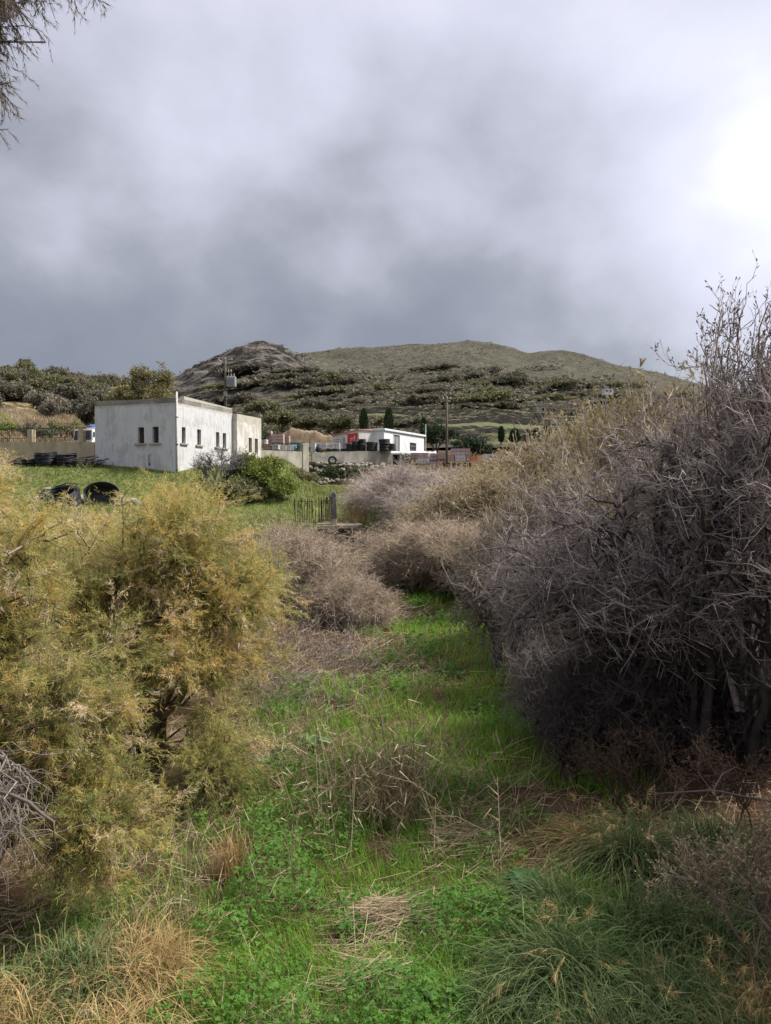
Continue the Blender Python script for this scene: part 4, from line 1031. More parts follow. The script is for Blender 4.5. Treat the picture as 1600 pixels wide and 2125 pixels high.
def side_shrubs():
    r = np.random.default_rng(15); n = 0
    for k in range(900):
        y = r.uniform(80, 175); u = r.uniform(-.66, -.27); x = u*y
        if r.random() > sstep(.3, .55, fbm(np.array([x*.05]), np.array([y*.05]), 91)[0])+.15: continue
        if n > 105: break
        z = float(sideZ(np.array([x]), np.array([y]))[0]); z2 = Hs(x, y)
        if z < z2-1: continue
        s = r.uniform(1.3, 2.6); me = SHG[r.integers(0, 4)] if r.random() < .42 else SHR[r.integers(0, 6)]
        o = obj('bank_shrub', me, None, None, (x, y, z-.1), r.uniform(0, 6)); o.scale = (s*1.1, s, s*r.uniform(1.0, 1.5))
        g = me in SHG
        tag(o, 'dense olive shrub on the rise behind the tan wall' if g else 'brownish shrub on the rise behind the tan wall', 'shrub', 'olive shrubs behind the wall' if g else 'brown shrubs behind the wall'); n += 1
side_shrubs()
def leafy(name, base, ells, leafmat_, label, cat='tree', n=6000, clumps=160, size=.12, aspect=.35, seed=1, r0=.12, wood='tam_wood', group=None, n1=8, n2=5, sig=.10, upb=.0, part='crown'):
    base = np.array(base, float); e = empty(name, base, 0, label, cat, group)
    E = [(np.array(c)-base, s) for c, s in ells]
    r = np.random.default_rng(seed)
    lv = woody(seed, [(0, 0, -.1)], E, n1, n2, 0, L2=float(np.mean([s[0] for _, s in ells]))*.6, r0=r0, r1=r0*.35, r2=r0*.14)
    obj('trunk', wood_mesh('trunk', lv, 0, 3, (6, 4, 3)), M[wood], e)
    V, F, rn = blob_leaves(r, E, n, clumps, size, aspect, sig=sig, upb=upb)
    obj(part, mesh_np(part, V, F, rn), M[leafmat_], e)
    return e
def el(px, py, D, rx, ry, rz): return (P(px, py, D), (rx/1600*D, ry, rz/1600*D))
leafy('eucalyptus_tree', P(290, 900, 66), [el(322, 790, 66, 38, 1.4, 34), el(290, 782, 66.5, 22, 1, 26), el(262, 815, 66, 34, 1.4, 32), el(310, 825, 65.5, 48, 1.6, 26), el(340, 800, 66, 18, 1, 36), el(240, 838, 66, 30, 1.2, 22)],
      'euca', 'olive eucalyptus with two rounded tops rising behind the white building', n=9000, clumps=200, size=.26, aspect=.3, seed=31, r0=.2, sig=.13, upb=-.3)
for px, py, D, w, h, lab, sd in ((85, 808, 108, 46, 25, 'dark green dense tree on the rise above the dry grass', 41), (30, 818, 100, 44, 27, 'rounded green tree at the edge of the rise', 42),
                             (150, 822, 96, 46, 26, 'greyish leafless-looking tree on the rise', 43), (205, 830, 92, 34, 28, 'brown-green tree right behind the building edge', 44), (192, 790, 150, 20, 10, 'flat-topped dark tree alone on the skyline', 45),
                             (120, 790, 130, 40, 12, 'low dark thicket under the skyline', 46)):
    leafy('rise_tree', P(px, py+h*1.25, D), [el(px, py, D, w*.8, 2, h*.8), el(px-w*.5, py+h*.3, D, w*.55, 1.6, h*.6), el(px+w*.5, py+h*.25, D+.5, w*.55, 1.6, h*.65)],
          'shrub' if sd in (43, 44, 45, 42) else 'shrub2', lab, n=5200, clumps=140, size=.34, aspect=.6, seed=sd, r0=.16, group='trees on the rise behind the wall', sig=.14)
for px, py, D, w, h, lab, sd in ((585, 868, 108, 38, 22, 'big dark rounded tree above the soil bank', 51), (548, 845, 112, 40, 16, 'olive brown tree just past the annex roof', 52),
                             (640, 878, 100, 32, 14, 'low olive bush at the top of the soil bank', 53), (705, 880, 96, 42, 14, 'broad brown bush behind the low shop', 54)):
    leafy('slope_tree', P(px, py+h*1.2, D), [el(px, py, D, w*.8, 2, h*.85), el(px-w*.5, py+h*.3, D, w*.5, 1.6, h*.6), el(px+w*.5, py+h*.3, D+.5, w*.5, 1.6, h*.6)],
          'shrub2', lab, n=4200, clumps=120, size=.32, aspect=.6, seed=sd, r0=.16, group='trees at the foot of the slope', sig=.14)
leafy('wall_bush', P(62, 925, 55.5), [el(62, 895, 55.5, 24, .8, 20), el(95, 902, 55.5, 24, .8, 14)], 'greyleaf', 'grey-green bush behind the pillar of the tan wall', 'bush', 2600, 90, .16, .35, 61, .05)
leafy('wall_bush', P(20, 925, 56), [el(20, 890, 56, 26, .8, 14), el(-20, 890, 56, 30, .8, 18)], 'lgreen', 'yellow-green bush behind the tan wall at the picture edge', 'bush', 2400, 80, .15, .4, 62, .05)
leafy('wall_bush', P(128, 920, 58), [el(125, 893, 58, 28, .9, 18), el(150, 885, 59, 20, .8, 12)], 'shrub2', 'dark green bush behind the iron bars next to the truck', 'bush', 2400, 80, .16, .4, 63, .05)
def palm():
    b = P(-22, 905, 58); e = empty('palm', b, 0, 'palm with drooping fronds cut off by the picture edge', 'palm')
    MB().tube([(0, 0, -.5), (0, 0, 1.6)], [.2, .16], 8).build('trunk', M['tam_wood'], e)
    r = np.random.default_rng(3)
    for k in range(14):
        a = k*2*math.pi/14; t = np.linspace(0, 1, 9); L = 1.9
        c = np.stack([np.cos(a)*L*t*.85, np.sin(a)*L*t*.85, 1.6+1.1*t-1.5*t*t], -1)
        i = np.repeat(np.arange(8), 6); f = np.tile(np.linspace(0, .85, 6), 8)[:, None]; p = c[i]*(1-f)+c[i+1]*f
        for_d = nrm(c[i+1]-c[i]); sd = nrm(np.cross(for_d, [0, 0, 1.])); s = np.where(np.arange(len(p)) % 2, 1, -1)[:, None]
        d = nrm(for_d*.7+sd*s-np.array([0, 0, .25])); V, F = diamonds(p, d, nrm(np.cross(d, [0, 0, 1.])), .42, .02)
        obj('frond', mesh_np('frond', V, F, r.random(len(V))), M['lgreen'], e)
palm()
# cypresses and evergreens by the yard
def cypress(px, pyt, pyb, D, wpx, lab, sd):
    b = P(px, pyb, D); h = (pyb-pyt)/1600*D; w = wpx/1600*D/2; r = np.random.default_rng(sd)
    e = empty('cypress', b, 0, lab, 'cypress', 'cypresses below the terraces')
    MB().tube([(0, 0, -.5), (0, 0, h*.7)], [.12, .04], 6).build('trunk', M['tam_wood'], e)
    n = 2600; z = r.random(n)**.8; rad = w*np.interp(z, [0, .15, .5, .85, 1], [.55, .95, 1, .55, .05])*np.sqrt(r.random(n))*(.8+.4*vnoise(z*9, r.random(n)*3, sd)); a = r.random(n)*6.283
    p = np.stack([rad*np.cos(a), rad*np.sin(a), .12*h+z*h*.9], -1); d = nrm(np.stack([np.cos(a)*.35, np.sin(a)*.35, np.ones(n)], -1)+.35*rdir(n, r))
    V, F = diamonds(p, d, nrm(np.cross(d, rdir(n, r))), .34*r.uniform(.6, 1.3, n), .055)
    obj('crown', mesh_np('crown', V, F, np.repeat(r.random(n), 4)), M['dgreen'], e)
for a in ((755, 853, 905, 92, 15, 'slender cypress behind the low shop', 1), (807, 852, 905, 90, 17, 'broader cypress behind the joint of the two sheds', 2), (879, 872, 925, 88, 11, 'thin cypress against the white shed end', 3),
          (1040, 890, 922, 96, 10, 'smallest dark cypress at the start of the little row', 4), (1068, 894, 922, 95, 20, 'ragged wide cypress in the little row', 5), (1094, 897, 922, 94, 13, 'third cypress of the little row', 6),
          (1113, 893, 918, 97, 11, 'fourth cypress of the little row', 7), (1134, 888, 910, 99, 16, 'last cypress of the little row behind the twigs', 8)): cypress(*a)
leafy('evergreen_tree', P(905, 945, 86), [el(905, 898, 86, 26, 1.3, 24), el(890, 915, 86, 16, 1, 18), el(935, 905, 86.5, 18, 1, 20)], 'dgreen', 'dark evergreen right of the white shed', n=5200, clumps=130, size=.2, aspect=.5, seed=71, r0=.14, sig=.13)
leafy('evergreen_tree', P(975, 955, 80), [el(962, 925, 80, 26, 1.2, 18), el(990, 930, 80, 30, 1.2, 22), el(1010, 942, 80, 18, 1, 12)], 'dgreen', 'low spreading dark green bush behind the pink blocks', n=5200, clumps=130, size=.2, aspect=.5, seed=72, r0=.1, sig=.13)
leafy('yard_bush', P(546, 925, 64), [el(546, 905, 64, 13, .6, 14)], 'greyleaf', 'small grey bush at the annex corner', 'bush', 1500, 60, .14, .4, 73, .04)
# green and grey bush group before the building, fig tree
leafy('garden_bush', on_bank(545, 45.6), [el(540, 990, 45.6, 40, 1.3, 40), el(575, 1015, 45.4, 38, 1.2, 30), el(510, 975, 46, 28, 1, 32), el(560, 965, 46.4, 24, .8, 22)], 'lgreen', 'yellow-green leafy bush on the bank before the annex', 'bush', 12000, 260, .16, .5, 81, .05, sig=.12)
leafy('garden_bush', on_bank(470, 44.6), [el(450, 1020, 44.6, 42, 1.1, 26), el(500, 1022, 44.4, 46, 1.2, 30), el(420, 1012, 45, 22, .8, 20)], 'shrub2', 'dark grey-green bush low at the foot of the bare fig tree', 'bush', 9000, 220, .15, .5, 82, .05, sig=.12)
leafy('garden_bush', on_bank(615, 58), [el(610, 985, 58, 30, 1.0, 12), el(640, 992, 58, 24, 1.0, 10)], 'shrub2', 'low scrub at the foot of the pale yard wall', 'bush', 3500, 110, .16, .5, 84, .04, sig=.13)
leafy('garden_bush', P(715, 1005, 62), [el(690, 985, 62, 30, 1.0, 14), el(735, 988, 62, 30, 1.0, 16)], 'dgreen', 'dark scrub below the dry-stone wall', 'bush', 4500, 120, .16, .5, 85, .04, sig=.13)
def fig():
    b = on_bank(455, 45.4); e = empty('fig_tree', b, 0, 'bare pale grey fig tree before the white wall', 'tree')
    E = [el(425, 955, 45.4, 26, .9, 22), el(460, 945, 45.6, 28, .9, 20), el(495, 955, 45.2, 28, .9, 22), el(480, 975, 45, 34, .9, 18), el(410, 970, 45.4, 14, .6, 16)]
    lv = woody(83, [(0, 0, -.1), (.25, .1, -.1), (-.2, 0, -.1)], [(c-b, s) for c, s in E], 13, 6, 3, L2=.5, L3=.28, r0=.07, r1=.032, r2=.019, r3=.012, up=.5)
    obj('trunk', wood_mesh('trunk', lv, 0, 1, (7,)), M['fig'], e); obj('branches', wood_mesh('branches', lv, 1, 4, (4, 3, 3)), M['fig'], e)
fig()

def lichen_bark():
    m, nt, out = newmat('lichened_bark'); tc = nd(nt, 'ShaderNodeTexCoord')
    a = nd(nt, 'ShaderNodeTexNoise', i_Scale=7.0, i_Detail=6.0); nt.links.new(tc.outputs['Object'], a.inputs['Vector'])
    b = nd(nt, 'ShaderNodeTexNoise', i_Scale=2.3, i_Detail=5.0); nt.links.new(tc.outputs['Object'], b.inputs['Vector'])
    c = ramp(nt, a.outputs[0], [(.3, (.022, .019, .017)), (.7, (.07, .06, .055))]); c = mixc(nt, ramp(nt, b.outputs[0], [(.60, 0.0), (.68, .8)]), c, (.16, .15, .045))
    p = nd(nt, 'ShaderNodeBsdfPrincipled'); nt.links.new(c, p.inputs['Base Color']); p.inputs['Roughness'].default_value = .95
    bp = nd(nt, 'ShaderNodeBump'); bp.inputs['Strength'].default_value = .8; bp.inputs['Distance'].default_value = .01; nt.links.new(a.outputs[0], bp.inputs['Height']); nt.links.new(bp.outputs[0], p.inputs['Normal'])
    nt.links.new(p.outputs[0], out.inputs[0]); return m
M['lichen'] = lichen_bark()
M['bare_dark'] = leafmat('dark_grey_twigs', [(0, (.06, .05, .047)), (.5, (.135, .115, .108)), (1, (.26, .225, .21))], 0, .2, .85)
M['bark_shade'] = leafmat('dark_bark_and_shade', [(0, (.03, .025, .024)), (1, (.11, .093, .09))], 0, 0, .9)  # tree branches; on the inner thicket bushes the hollow's shade is painted in
# ------------------------------------------------------------------ vegetation: bare thickets in the stream bed
def bush_variant(seed, n1=16, n2=9, n3=11, th=1.0):
    """unit bare bush about 2 m wide, 1.6 m high; mesh pair wood + fine leaf remnants"""
    r = np.random.default_rng(seed)
    ells = [((r.uniform(-.2, .2)+.5*math.cos(a), .5*math.sin(a), r.uniform(.75, 1.05)), (.5, .5, .45)) for a in np.linspace(0, 5.2, 6)] + [((0, 0, 1.2), (.55, .55, .4)), ((.45, -.2, .5), (.5, .5, .4)), ((-.5, -.2, .5), (.5, .5, .4))]
    lv = woody(seed, [(0, 0, -.1), (.25, .1, -.1), (-.2, -.15, -.1)], ells, n1, n2, n3, 0, L2=.42, L3=.26, r0=.033*th, r1=.012*th, r2=.0046*th, r3=.0023*th, up=.12, wob=.07, spread=1.05)
    w = mesh_np('branches', *join([tubes(lv[k][0], lv[k][1], s) for k, s in ((0, 5), (1, 4), (2, 3), (3, 3))]),
                np.concatenate([np.repeat(np.clip(.1+.25*k+r.random(len(lv[k][0]))*.45, 0, 1), lv[k][0].shape[1]*s) for k, s in ((0, 5), (1, 4), (2, 3), (3, 3))]), True)
    Pn = lv[3][0]; n = len(Pn)*2; i = r.integers(0, len(Pn), n); p, T = at_t(Pn, i, r.uniform(.3, 1, n))
    d = nrm(T+.9*rdir(n, r)); V, F = diamonds(p, d, nrm(np.cross(d, rdir(n, r))), .065*r.uniform(.6, 1.4, n), .011)
    l = mesh_np('leaf_remnants', V, F, np.repeat(r.random(n), 4))
    n = len(Pn)*5//4; i = r.integers(0, len(Pn), n); p, T = at_t(Pn, i, r.uniform(.4, 1, n)); d = nrm(T+.6*rdir(n, r))
    V, F = diamonds(p, d, nrm(np.cross(d, rdir(n, r))), .04*r.uniform(.5, 1.4, n), .0045)
    return w, l, mesh_np('leaf_remnants', V, F, np.repeat(r.random(n), 4))
BV = [bush_variant(301), bush_variant(302)]; BV.append(BV[0])
BC = [bush_variant(304, 13, 7, 5, 1.5)]*2      # sparser, with stouter stems
def place_bush(px, pyt, pyb, D, wpx, label, wood, leaf, k, rz=0, group='bare bushes in the stream bed', yscale=1.0, zb=None, name='bare_bush'):
    b = P(px, pyb, D)
    if zb is None: b[2] = min(b[2], Hs(b[0], D)+.1) if D < 60 else b[2]
    h = P(px, pyt, D)[2]-b[2]; w = wpx/1600*D*.92
    e = empty(name, b, rz, label, 'bush', group); e.scale = (w/2.1, w/2.1*yscale, h/1.85)
    wm, lm, lf2 = BC[k % 2] if wood in ('bark_shade', 'bare_dark') else BV[k % 3]; lm = lm if leaf == 'gold_leaf' else lf2
    for me, mt, nm in ((wm, wood, 'branches'), (lm, leaf, 'leaf_remnants')):
        if mt is None: continue
        o = bpy.data.objects.new(nm, me); COL.objects.link(o); o.parent = e
        if not me.materials: me.materials.append(M[mt])
        o.material_slots[0].link = 'OBJECT'; o.material_slots[0].material = M[mt]
    return e
mid = [(622, 1060, 1312, 20, 300, 'brown twiggy bush closest to the tamarisk', 'bare_brown', 'tan_leaf'), (580, 1085, 1300, 21.5, 230, 'brown bush swallowing the thin iron fence', 'bare_brown', 'tan_leaf'),
       (715, 1175, 1322, 18.5, 210, 'low brown bush at the edge of the green floor', 'bare_brown', 'tan_leaf'), (870, 1060, 1228, 25, 290, 'wide brown bush in the middle before the bridge', 'bare_brown', 'tan_leaf'),
       (960, 1055, 1230, 24, 280, 'brown bush beside the big bare thicket', 'bare_brown', 'tan_leaf'), (825, 955, 1090, 41, 230, 'lavender-grey bush just behind the bridge deck', 'bare', None),
       (860, 948, 1110, 36, 250, 'tall lavender-grey bush behind the stream bend', 'bare', 'tan_leaf'), (930, 1020, 1150, 30, 200, 'olive-tinted bush behind the mauve ones', 'bare_brown', 'gold_leaf'),
       (1010, 960, 1140, 28, 240, 'golden-tipped bush under the pink blocks', 'bare_brown', 'gold_leaf'), (960, 965, 1080, 40, 240, 'tan bush in the dry grass below the yard', 'bare_brown', 'gold_leaf'),
       (800, 1130, 1200, 27, 120, 'small tawny bush in front of the bridge opening', 'bare_brown', 'tan_leaf'), (1080, 930, 1110, 36, 260, 'pale tan bush behind the thicket edge', 'bare_brown', 'gold_leaf')]
mid += [(725, 1150, 1225, 26, 150, 'brown scrub filling the gap before the bridge deck', 'bare_brown', 'tan_leaf'), (905, 985, 1130, 33, 230, 'grey-brown scrub behind the wide brown bush', 'bare', 'tan_leaf'), (545, 1150, 1300, 19, 130, 'small brown bush pressed against the tamarisk', 'bare_brown', 'tan_leaf')]
for k, (px, a, b, D, w, lab, wd, lf) in enumerate(mid): place_bush(px, a, b, D, w*1.15, lab, wd, lf, k, rz=k*1.3)
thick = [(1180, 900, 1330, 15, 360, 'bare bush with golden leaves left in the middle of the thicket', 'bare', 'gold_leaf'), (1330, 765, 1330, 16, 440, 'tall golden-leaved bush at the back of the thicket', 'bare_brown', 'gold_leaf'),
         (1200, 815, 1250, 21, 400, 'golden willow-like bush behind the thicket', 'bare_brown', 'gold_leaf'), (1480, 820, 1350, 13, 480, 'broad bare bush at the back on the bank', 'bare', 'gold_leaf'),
         (1120, 1080, 1400, 12, 300, 'bare dark bush leaning over the green floor', 'bare_dark', None), (1300, 1020, 1480, 10.5, 460, 'dense bare mauve bush in the heart of the thicket', 'bark_shade', None),
         (1500, 960, 1500, 10, 520, 'dense bare bush behind the lichened trunk', 'bark_shade', None), (1640, 900, 1560, 9, 520, 'bare bush at the thicket edge cut off by the frame', 'bare', None),
         (1260, 1240, 1500, 10.2, 400, 'dark low bush under the arching branches', 'bark_shade', None), (1450, 1200, 1560, 9.6, 520, 'dark tangled bush at the foot of the trunk', 'bark_shade', None),
         (1640, 1200, 1600, 9.2, 480, 'dark tangled bush low at the frame edge', 'bark_shade', None), (1140, 1250, 1500, 10.0, 300, 'small grey bush shading the green floor', 'bare_dark', None), (1330, 1180, 1560, 8.6, 380, 'dark twiggy bush filling the hollow under the limbs', 'bark_shade', None), (1530, 1200, 1600, 8.3, 360, 'dark twiggy bush in front of the trunk foot', 'bark_shade', None), (1180, 1300, 1540, 8.8, 220, 'dark spindly bush at the hollow edge', 'bark_shade', None), (1060, 1010, 1280, 14, 260, 'spreading bare bush reaching towards the brown ones', 'bare_dark', 'gold_leaf'),
         (1420, 850, 1250, 24, 400, 'golden bush far back behind the thicket', 'bare_brown', 'gold_leaf'), (1580, 830, 1250, 22, 420, 'far golden-brown bush at the frame edge', 'bare_brown', 'gold_leaf')]
for k, (x, y, w, h, lab) in enumerate(((5.1, 5.8, 3.0, 4.3, 'unseen bare bush added beyond the plumed grass to shade the foreground'), (4.8, 3.6, 2.8, 4.6, 'unseen bare bush added on the near bank to shade the foreground'), (4.9, 1.4, 3.0, 4.8, 'nearest unseen bare bush added opposite the overhanging spray to shade the foreground'))):
    e = empty('bare_bush', (x, y, Hs(x, y)), k*1.7, lab, 'bush', 'bare bushes of the thicket'); e.scale = (w/2.1, w/2.1, h/1.85)  # out of view, added to cast shade over the foreground
    for me, mt, nm in ((BV[k][0], 'bare', 'branches'),):
        o = bpy.data.objects.new(nm, me); COL.objects.link(o); o.parent = e
        o.material_slots[0].link = 'OBJECT'; o.material_slots[0].material = M[mt]
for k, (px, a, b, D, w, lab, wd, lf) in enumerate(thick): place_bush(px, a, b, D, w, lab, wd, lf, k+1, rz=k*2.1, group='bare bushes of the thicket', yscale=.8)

def big_thicket_tree():
    b = P(1560, 1690, 8.0); b[2] = Hs(b[0], b[1])
    e = empty('bare_tree', b, 0, 'large bare mauve tree with lichened arching limbs over the stream bed', 'tree')
    E = [el(1480, 1030, 7.8, 190, 1.0, 150), el(1260, 1110, 8.4, 190, 1.0, 130), el(1560, 880, 8.2, 90, .8, 90), el(1100, 1190, 8.8, 110, .7, 110), el(1380, 1250, 7.9, 200, .9, 100), el(1600, 1150, 7.4, 130, .8, 170),
         el(1180, 1260, 8.2, 120, .7, 80), el(1400, 960, 8.6, 150, .8, 110), el(1620, 950, 7.6, 90, .7, 130)]
    bases = [np.zeros(3), np.array([-.45, .2, 0]), np.array([.35, -.1, 0]), np.array([-.9, .5, 0])]
    lv = woody(401, bases, [(c-b, s) for c, s in E], 22, 9, 8, 0, L2=.6, L3=.26, r0=.052, r1=.022, r2=.0066, r3=.003, up=.15, wob=.06, lift=.25, spread=1.0)
    top = woody(403, [np.array([-.1, .1, .6])], [(c-b, s) for c, s in (el(1490, 720, 8.4, 50, .4, 100), el(1585, 710, 8.0, 50, .4, 80), el(1540, 790, 8.2, 70, .4, 80), el(1600, 800, 7.8, 60, .4, 90))], 9, 6, 4, L2=.5, L3=.22, r0=.035, r1=.012, r2=.006, r3=.0036, up=.8, wob=.05, spread=.7)
    obj('top_twigs', wood_mesh('top_twigs', top, 0, 4, (5, 4, 3, 3)), M['bare'], e)
    obj('trunk', wood_mesh('trunk', lv, 0, 1, (8,)), M['lichen'], e)
    obj('branches', wood_mesh('branches', lv, 1, 2, (5,)), M['bark_shade'], e)
    obj('twigs', wood_mesh('twigs', lv, 2, 4, (3, 3)), M['bare'], e)
    r = np.random.default_rng(402); Pn = top[3][0]; sel = np.arange(len(Pn)); n = len(sel)*3
    i = sel[r.integers(0, len(sel), n)]; p, T = at_t(Pn, i, r.uniform(.2, 1, n)); d = nrm(T+.8*rdir(n, r))
    V, F = diamonds(p, d, nrm(np.cross(d, rdir(n, r))), .05*r.uniform(.5, 1.3, n), .008); obj('seed_pods', mesh_np('seed_pods', V, F, np.repeat(r.random(n), 4)), M['bare_brown'], e)
big_thicket_tree()

# ------------------------------------------------------------------ tamarisks
def tamarisk(name, base, ells, label, seed, n1=16, n2=8, n3=7, per=26, r0=.07, tone=0.0, droop=.35, sl=.055, sw=.003, L2=.5, L3=.3):
    base = np.array(base, float); e = empty(name, base, 0, label, 'tamarisk')
    r = np.random.default_rng(seed)
    lv = woody(seed, [(0, 0, -.1), (.12, .1, -.1), (-.15, .05, -.1)], [(c-base, s) for c, s in ells], n1, n2, n3, 0, L2=L2, L3=L3, r0=r0, r1=.014, r2=.005, r3=.0022, up=.35, droop=droop, wob=.04, lift=.2)
    obj('trunk', wood_mesh('trunk', lv, 0, 1, (8,)), M['tam_wood'], e)
    obj('branches', wood_mesh('branches', lv, 1, 3, (4, 3)), M['tam_wood'], e)
    Pn = lv[3][0]; n = len(Pn)*per; i = np.repeat(np.arange(len(Pn)), per)
    p, T = at_t(Pn, i, r.uniform(.0, 1, n)); p = p + r.normal(size=(n, 3))*.008
    d = nrm(T*.9+.75*rdir(n, r)-np.array([0, 0, .12])); sd = nrm(np.cross(d, rdir(n, r)))
    V, F = slivers(p, d, sd, sl*r.uniform(.5, 1.5, n), sw*r.uniform(.8, 1.3, n))
    # colour by branch (whole sprays turn together), paler where they are in seed
    nb = len(lv[1][0]); b1 = np.repeat(r.beta(1.6, 2.4, nb), n2*n3); b2 = np.repeat(r.normal(size=nb*n2)*.10, n3)
    z = (Pn[:, -1, 2]+base[2]); t = np.clip(b1*.78+b2+tone+.09*(z-1.9)+.09, 0, 1)
    pale = np.repeat(r.random(nb*n2) < .12, n3); t = np.where(pale, r.uniform(.84, 1.0, len(t)), t)
    tt = np.clip(t[i]+r.normal(size=n)*.07, 0, 1)
    obj('foliage', mesh_np('foliage', V, F, np.repeat(tt, 3)), M['tamarisk'], e)
    return e
b = P(300, 1570, 8.6); b[2] = Hs(b[0], b[1])
tamarisk('tamarisk', b, [el(360, 1130, 8.6, 120, .8, 90), el(250, 1180, 8.3, 150, .8, 110), el(430, 1220, 8.8, 110, .7, 110), el(120, 1200, 8.4, 130, .8, 110), el(330, 1330, 8.2, 130, .7, 90), el(450, 1380, 8.6, 80, .6, 80), el(390, 1085, 8.9, 45, .5, 40), el(490, 1230, 8.6, 60, .5, 70),
         el(180, 1360, 8.0, 140, .7, 90), el(450, 1590, 8.0, 60, .4, 60)], 'broad yellow-green tamarisk with dark trunk in the middle of the bank', 501, 17, 8, 7, 26)
b = P(-60, 1700, 6.2); b[2] = Hs(b[0], b[1])
tamarisk('tamarisk', b, [el(60, 1160, 6.2, 100, .6, 90), el(20, 1270, 6.0, 120, .6, 120), el(130, 1400, 5.9, 120, .6, 90), el(90, 1520, 5.8, 130, .5, 60), el(190, 1480, 5.9, 70, .4, 70), el(-90, 1000, 6.4, 100, .6, 110), el(200, 1640, 5.7, 70, .35, 60), el(240, 1720, 5.6, 70, .3, 50), el(170, 1770, 5.5, 80, .3, 60)],
         'nearest tamarisk with orange tips drooping to the ground at the frame edge', 502, 14, 7, 7, 28, tone=.03, sl=.045, sw=.0024, L2=.38, L3=.22)
b = P(170, 1400, 11.5); b[2] = Hs(b[0], b[1])
tamarisk('tamarisk', b, [el(180, 1130, 11.5, 130, .8, 50), el(60, 1120, 11.5, 120, .8, 50), el(300, 1140, 11.6, 90, .8, 70), el(540, 1230, 11.0, 30, .4, 30), el(-60, 1060, 11.6, 80, .8, 60)], 'tawny tamarisk behind the broad one', 503, 16, 8, 6, 24, tone=.06, sl=.065, sw=.004)
# bare grey branches at the lower frame edge
def dead_branch():
    b = P(-70, 1600, 5.4); e = empty('dead_branch', b, 0, 'bare grey fallen branch with tangled twigs under the nearest tamarisk', 'branch')
    E = [el(0, 1650, 5.2, 60, .3, 60), el(40, 1720, 5.1, 50, .3, 60), el(-10, 1760, 5.0, 60, .3, 70), el(60, 1620, 5.2, 50, .3, 40)]
    lv = woody(601, [(0, 0, 0)], [(c-b, s) for c, s in E], 7, 4, 2, L2=.35, L3=.22, r0=.022, r1=.008, r2=.004, r3=.0028, up=-.1, wob=.05)
    obj('limb', wood_mesh('limb', lv, 0, 1, (6,)), M['grey_twig'], e); obj('twigs', wood_mesh('twigs', lv, 1, 4, (4, 3, 3)), M['grey_twig'], e)
    a = P(-20, 1640, 5.0); q = P(60, 1665, 4.95); c = P(112, 1705, 4.9); d = P(118, 1760, 4.9)
    MB().tube([a-b, P(20, 1648, 4.97)-b, q-b, P(88, 1690, 4.92)-b, c-b, P(112, 1735, 4.9)-b, d-b], [.013, .012, .0125, .010, .009, .006, .004], 8).build('limb', M['grey_twig'], e, smooth=True)
dead_branch()
# overhanging spray top left (its tree stands beside the camera, out of frame)
def overhang():
    b = np.array([-3.6, 2.6, .4]); e = empty('overhanging_tamarisk', b, 0, 'feathery tamarisk spray hanging in from above against the sky', 'tamarisk')
    E = [el(-30, 50, 3.8, 65, .25, 70), el(10, -40, 3.8, 80, .25, 50), el(-40, 140, 3.7, 35, .2, 40), el(135, -60, 3.9, 20, .1, 25), el(-60, -60, 3.6, 120, .3, 80)]
    r = np.random.default_rng(701)
    lv = woody(701, [(0, 0, 0)], [(c-b, s) for c, s in E], 10, 6, 6, L2=.22, L3=.13, r0=.05, r1=.006, r2=.0025, r3=.0014, up=0, droop=.5, lift=.3)
    obj('trunk', wood_mesh('trunk', lv, 0, 1, (8,)), M['tam_wood'], e); obj('branches', wood_mesh('branches', lv, 1, 4, (4, 3, 3)), M['tam_wood'], e)
    Pn = lv[3][0]; per = 26; n = len(Pn)*per; i = np.repeat(np.arange(len(Pn)), per); p, T = at_t(Pn, i, r.uniform(0, 1, n)); d = nrm(T+.7*rdir(n, r)-np.array([0, 0, .2]))
    V, F = slivers(p, d, nrm(np.cross(d, rdir(n, r))), .03*r.uniform(.5, 1.5, n), .0017); obj('foliage', mesh_np('foliage', V, F, np.repeat(r.random(n), 3)), M['overhang'], e)
overhang()

# ------------------------------------------------------------------ grasses
def blades(r, x, y, h, w, lean, mat_tone, n=3, zoff=0.0, bend=.5):
    N = len(x); z = H(x, y)+zoff; a = r.random(N)*6.283; t = np.linspace(0, 1, n)
    dx = np.cos(a)*lean*h; dy = np.sin(a)*lean*h
    Pn = np.stack([x[:, None]+dx[:, None]*t**(1+bend), y[:, None]+dy[:, None]*t**(1+bend), z[:, None]+h[:, None]*(t-.25*lean[:, None]*t*t)], -1)
    sd = np.stack([-np.sin(a), np.cos(a), np.zeros(N)], -1); sd = nrm(sd+.5*rdir(N, r))
    W = w[:, None]*np.linspace(1, .12, n)[None]
    return strips(Pn, W, sd), np.repeat(mat_tone, n*2)
def patch(x, y):      # lush green floor versus dry ground, -1..1
    c = gully_c(y)+np.interp(y, [0, 5, 9, 14, 22], [-.35, -.3, .3, .4, .4]); wd = np.interp(y, [0, 4, 8, 14, 20, 26], [1.9, 1.9, 1.9, 2.4, 1.9, 1.1])
    return np.clip(1.25-np.abs(x-c)/wd, -1, 1) + (fbm(x*.8, y*.55, 51)-.5)*2.2
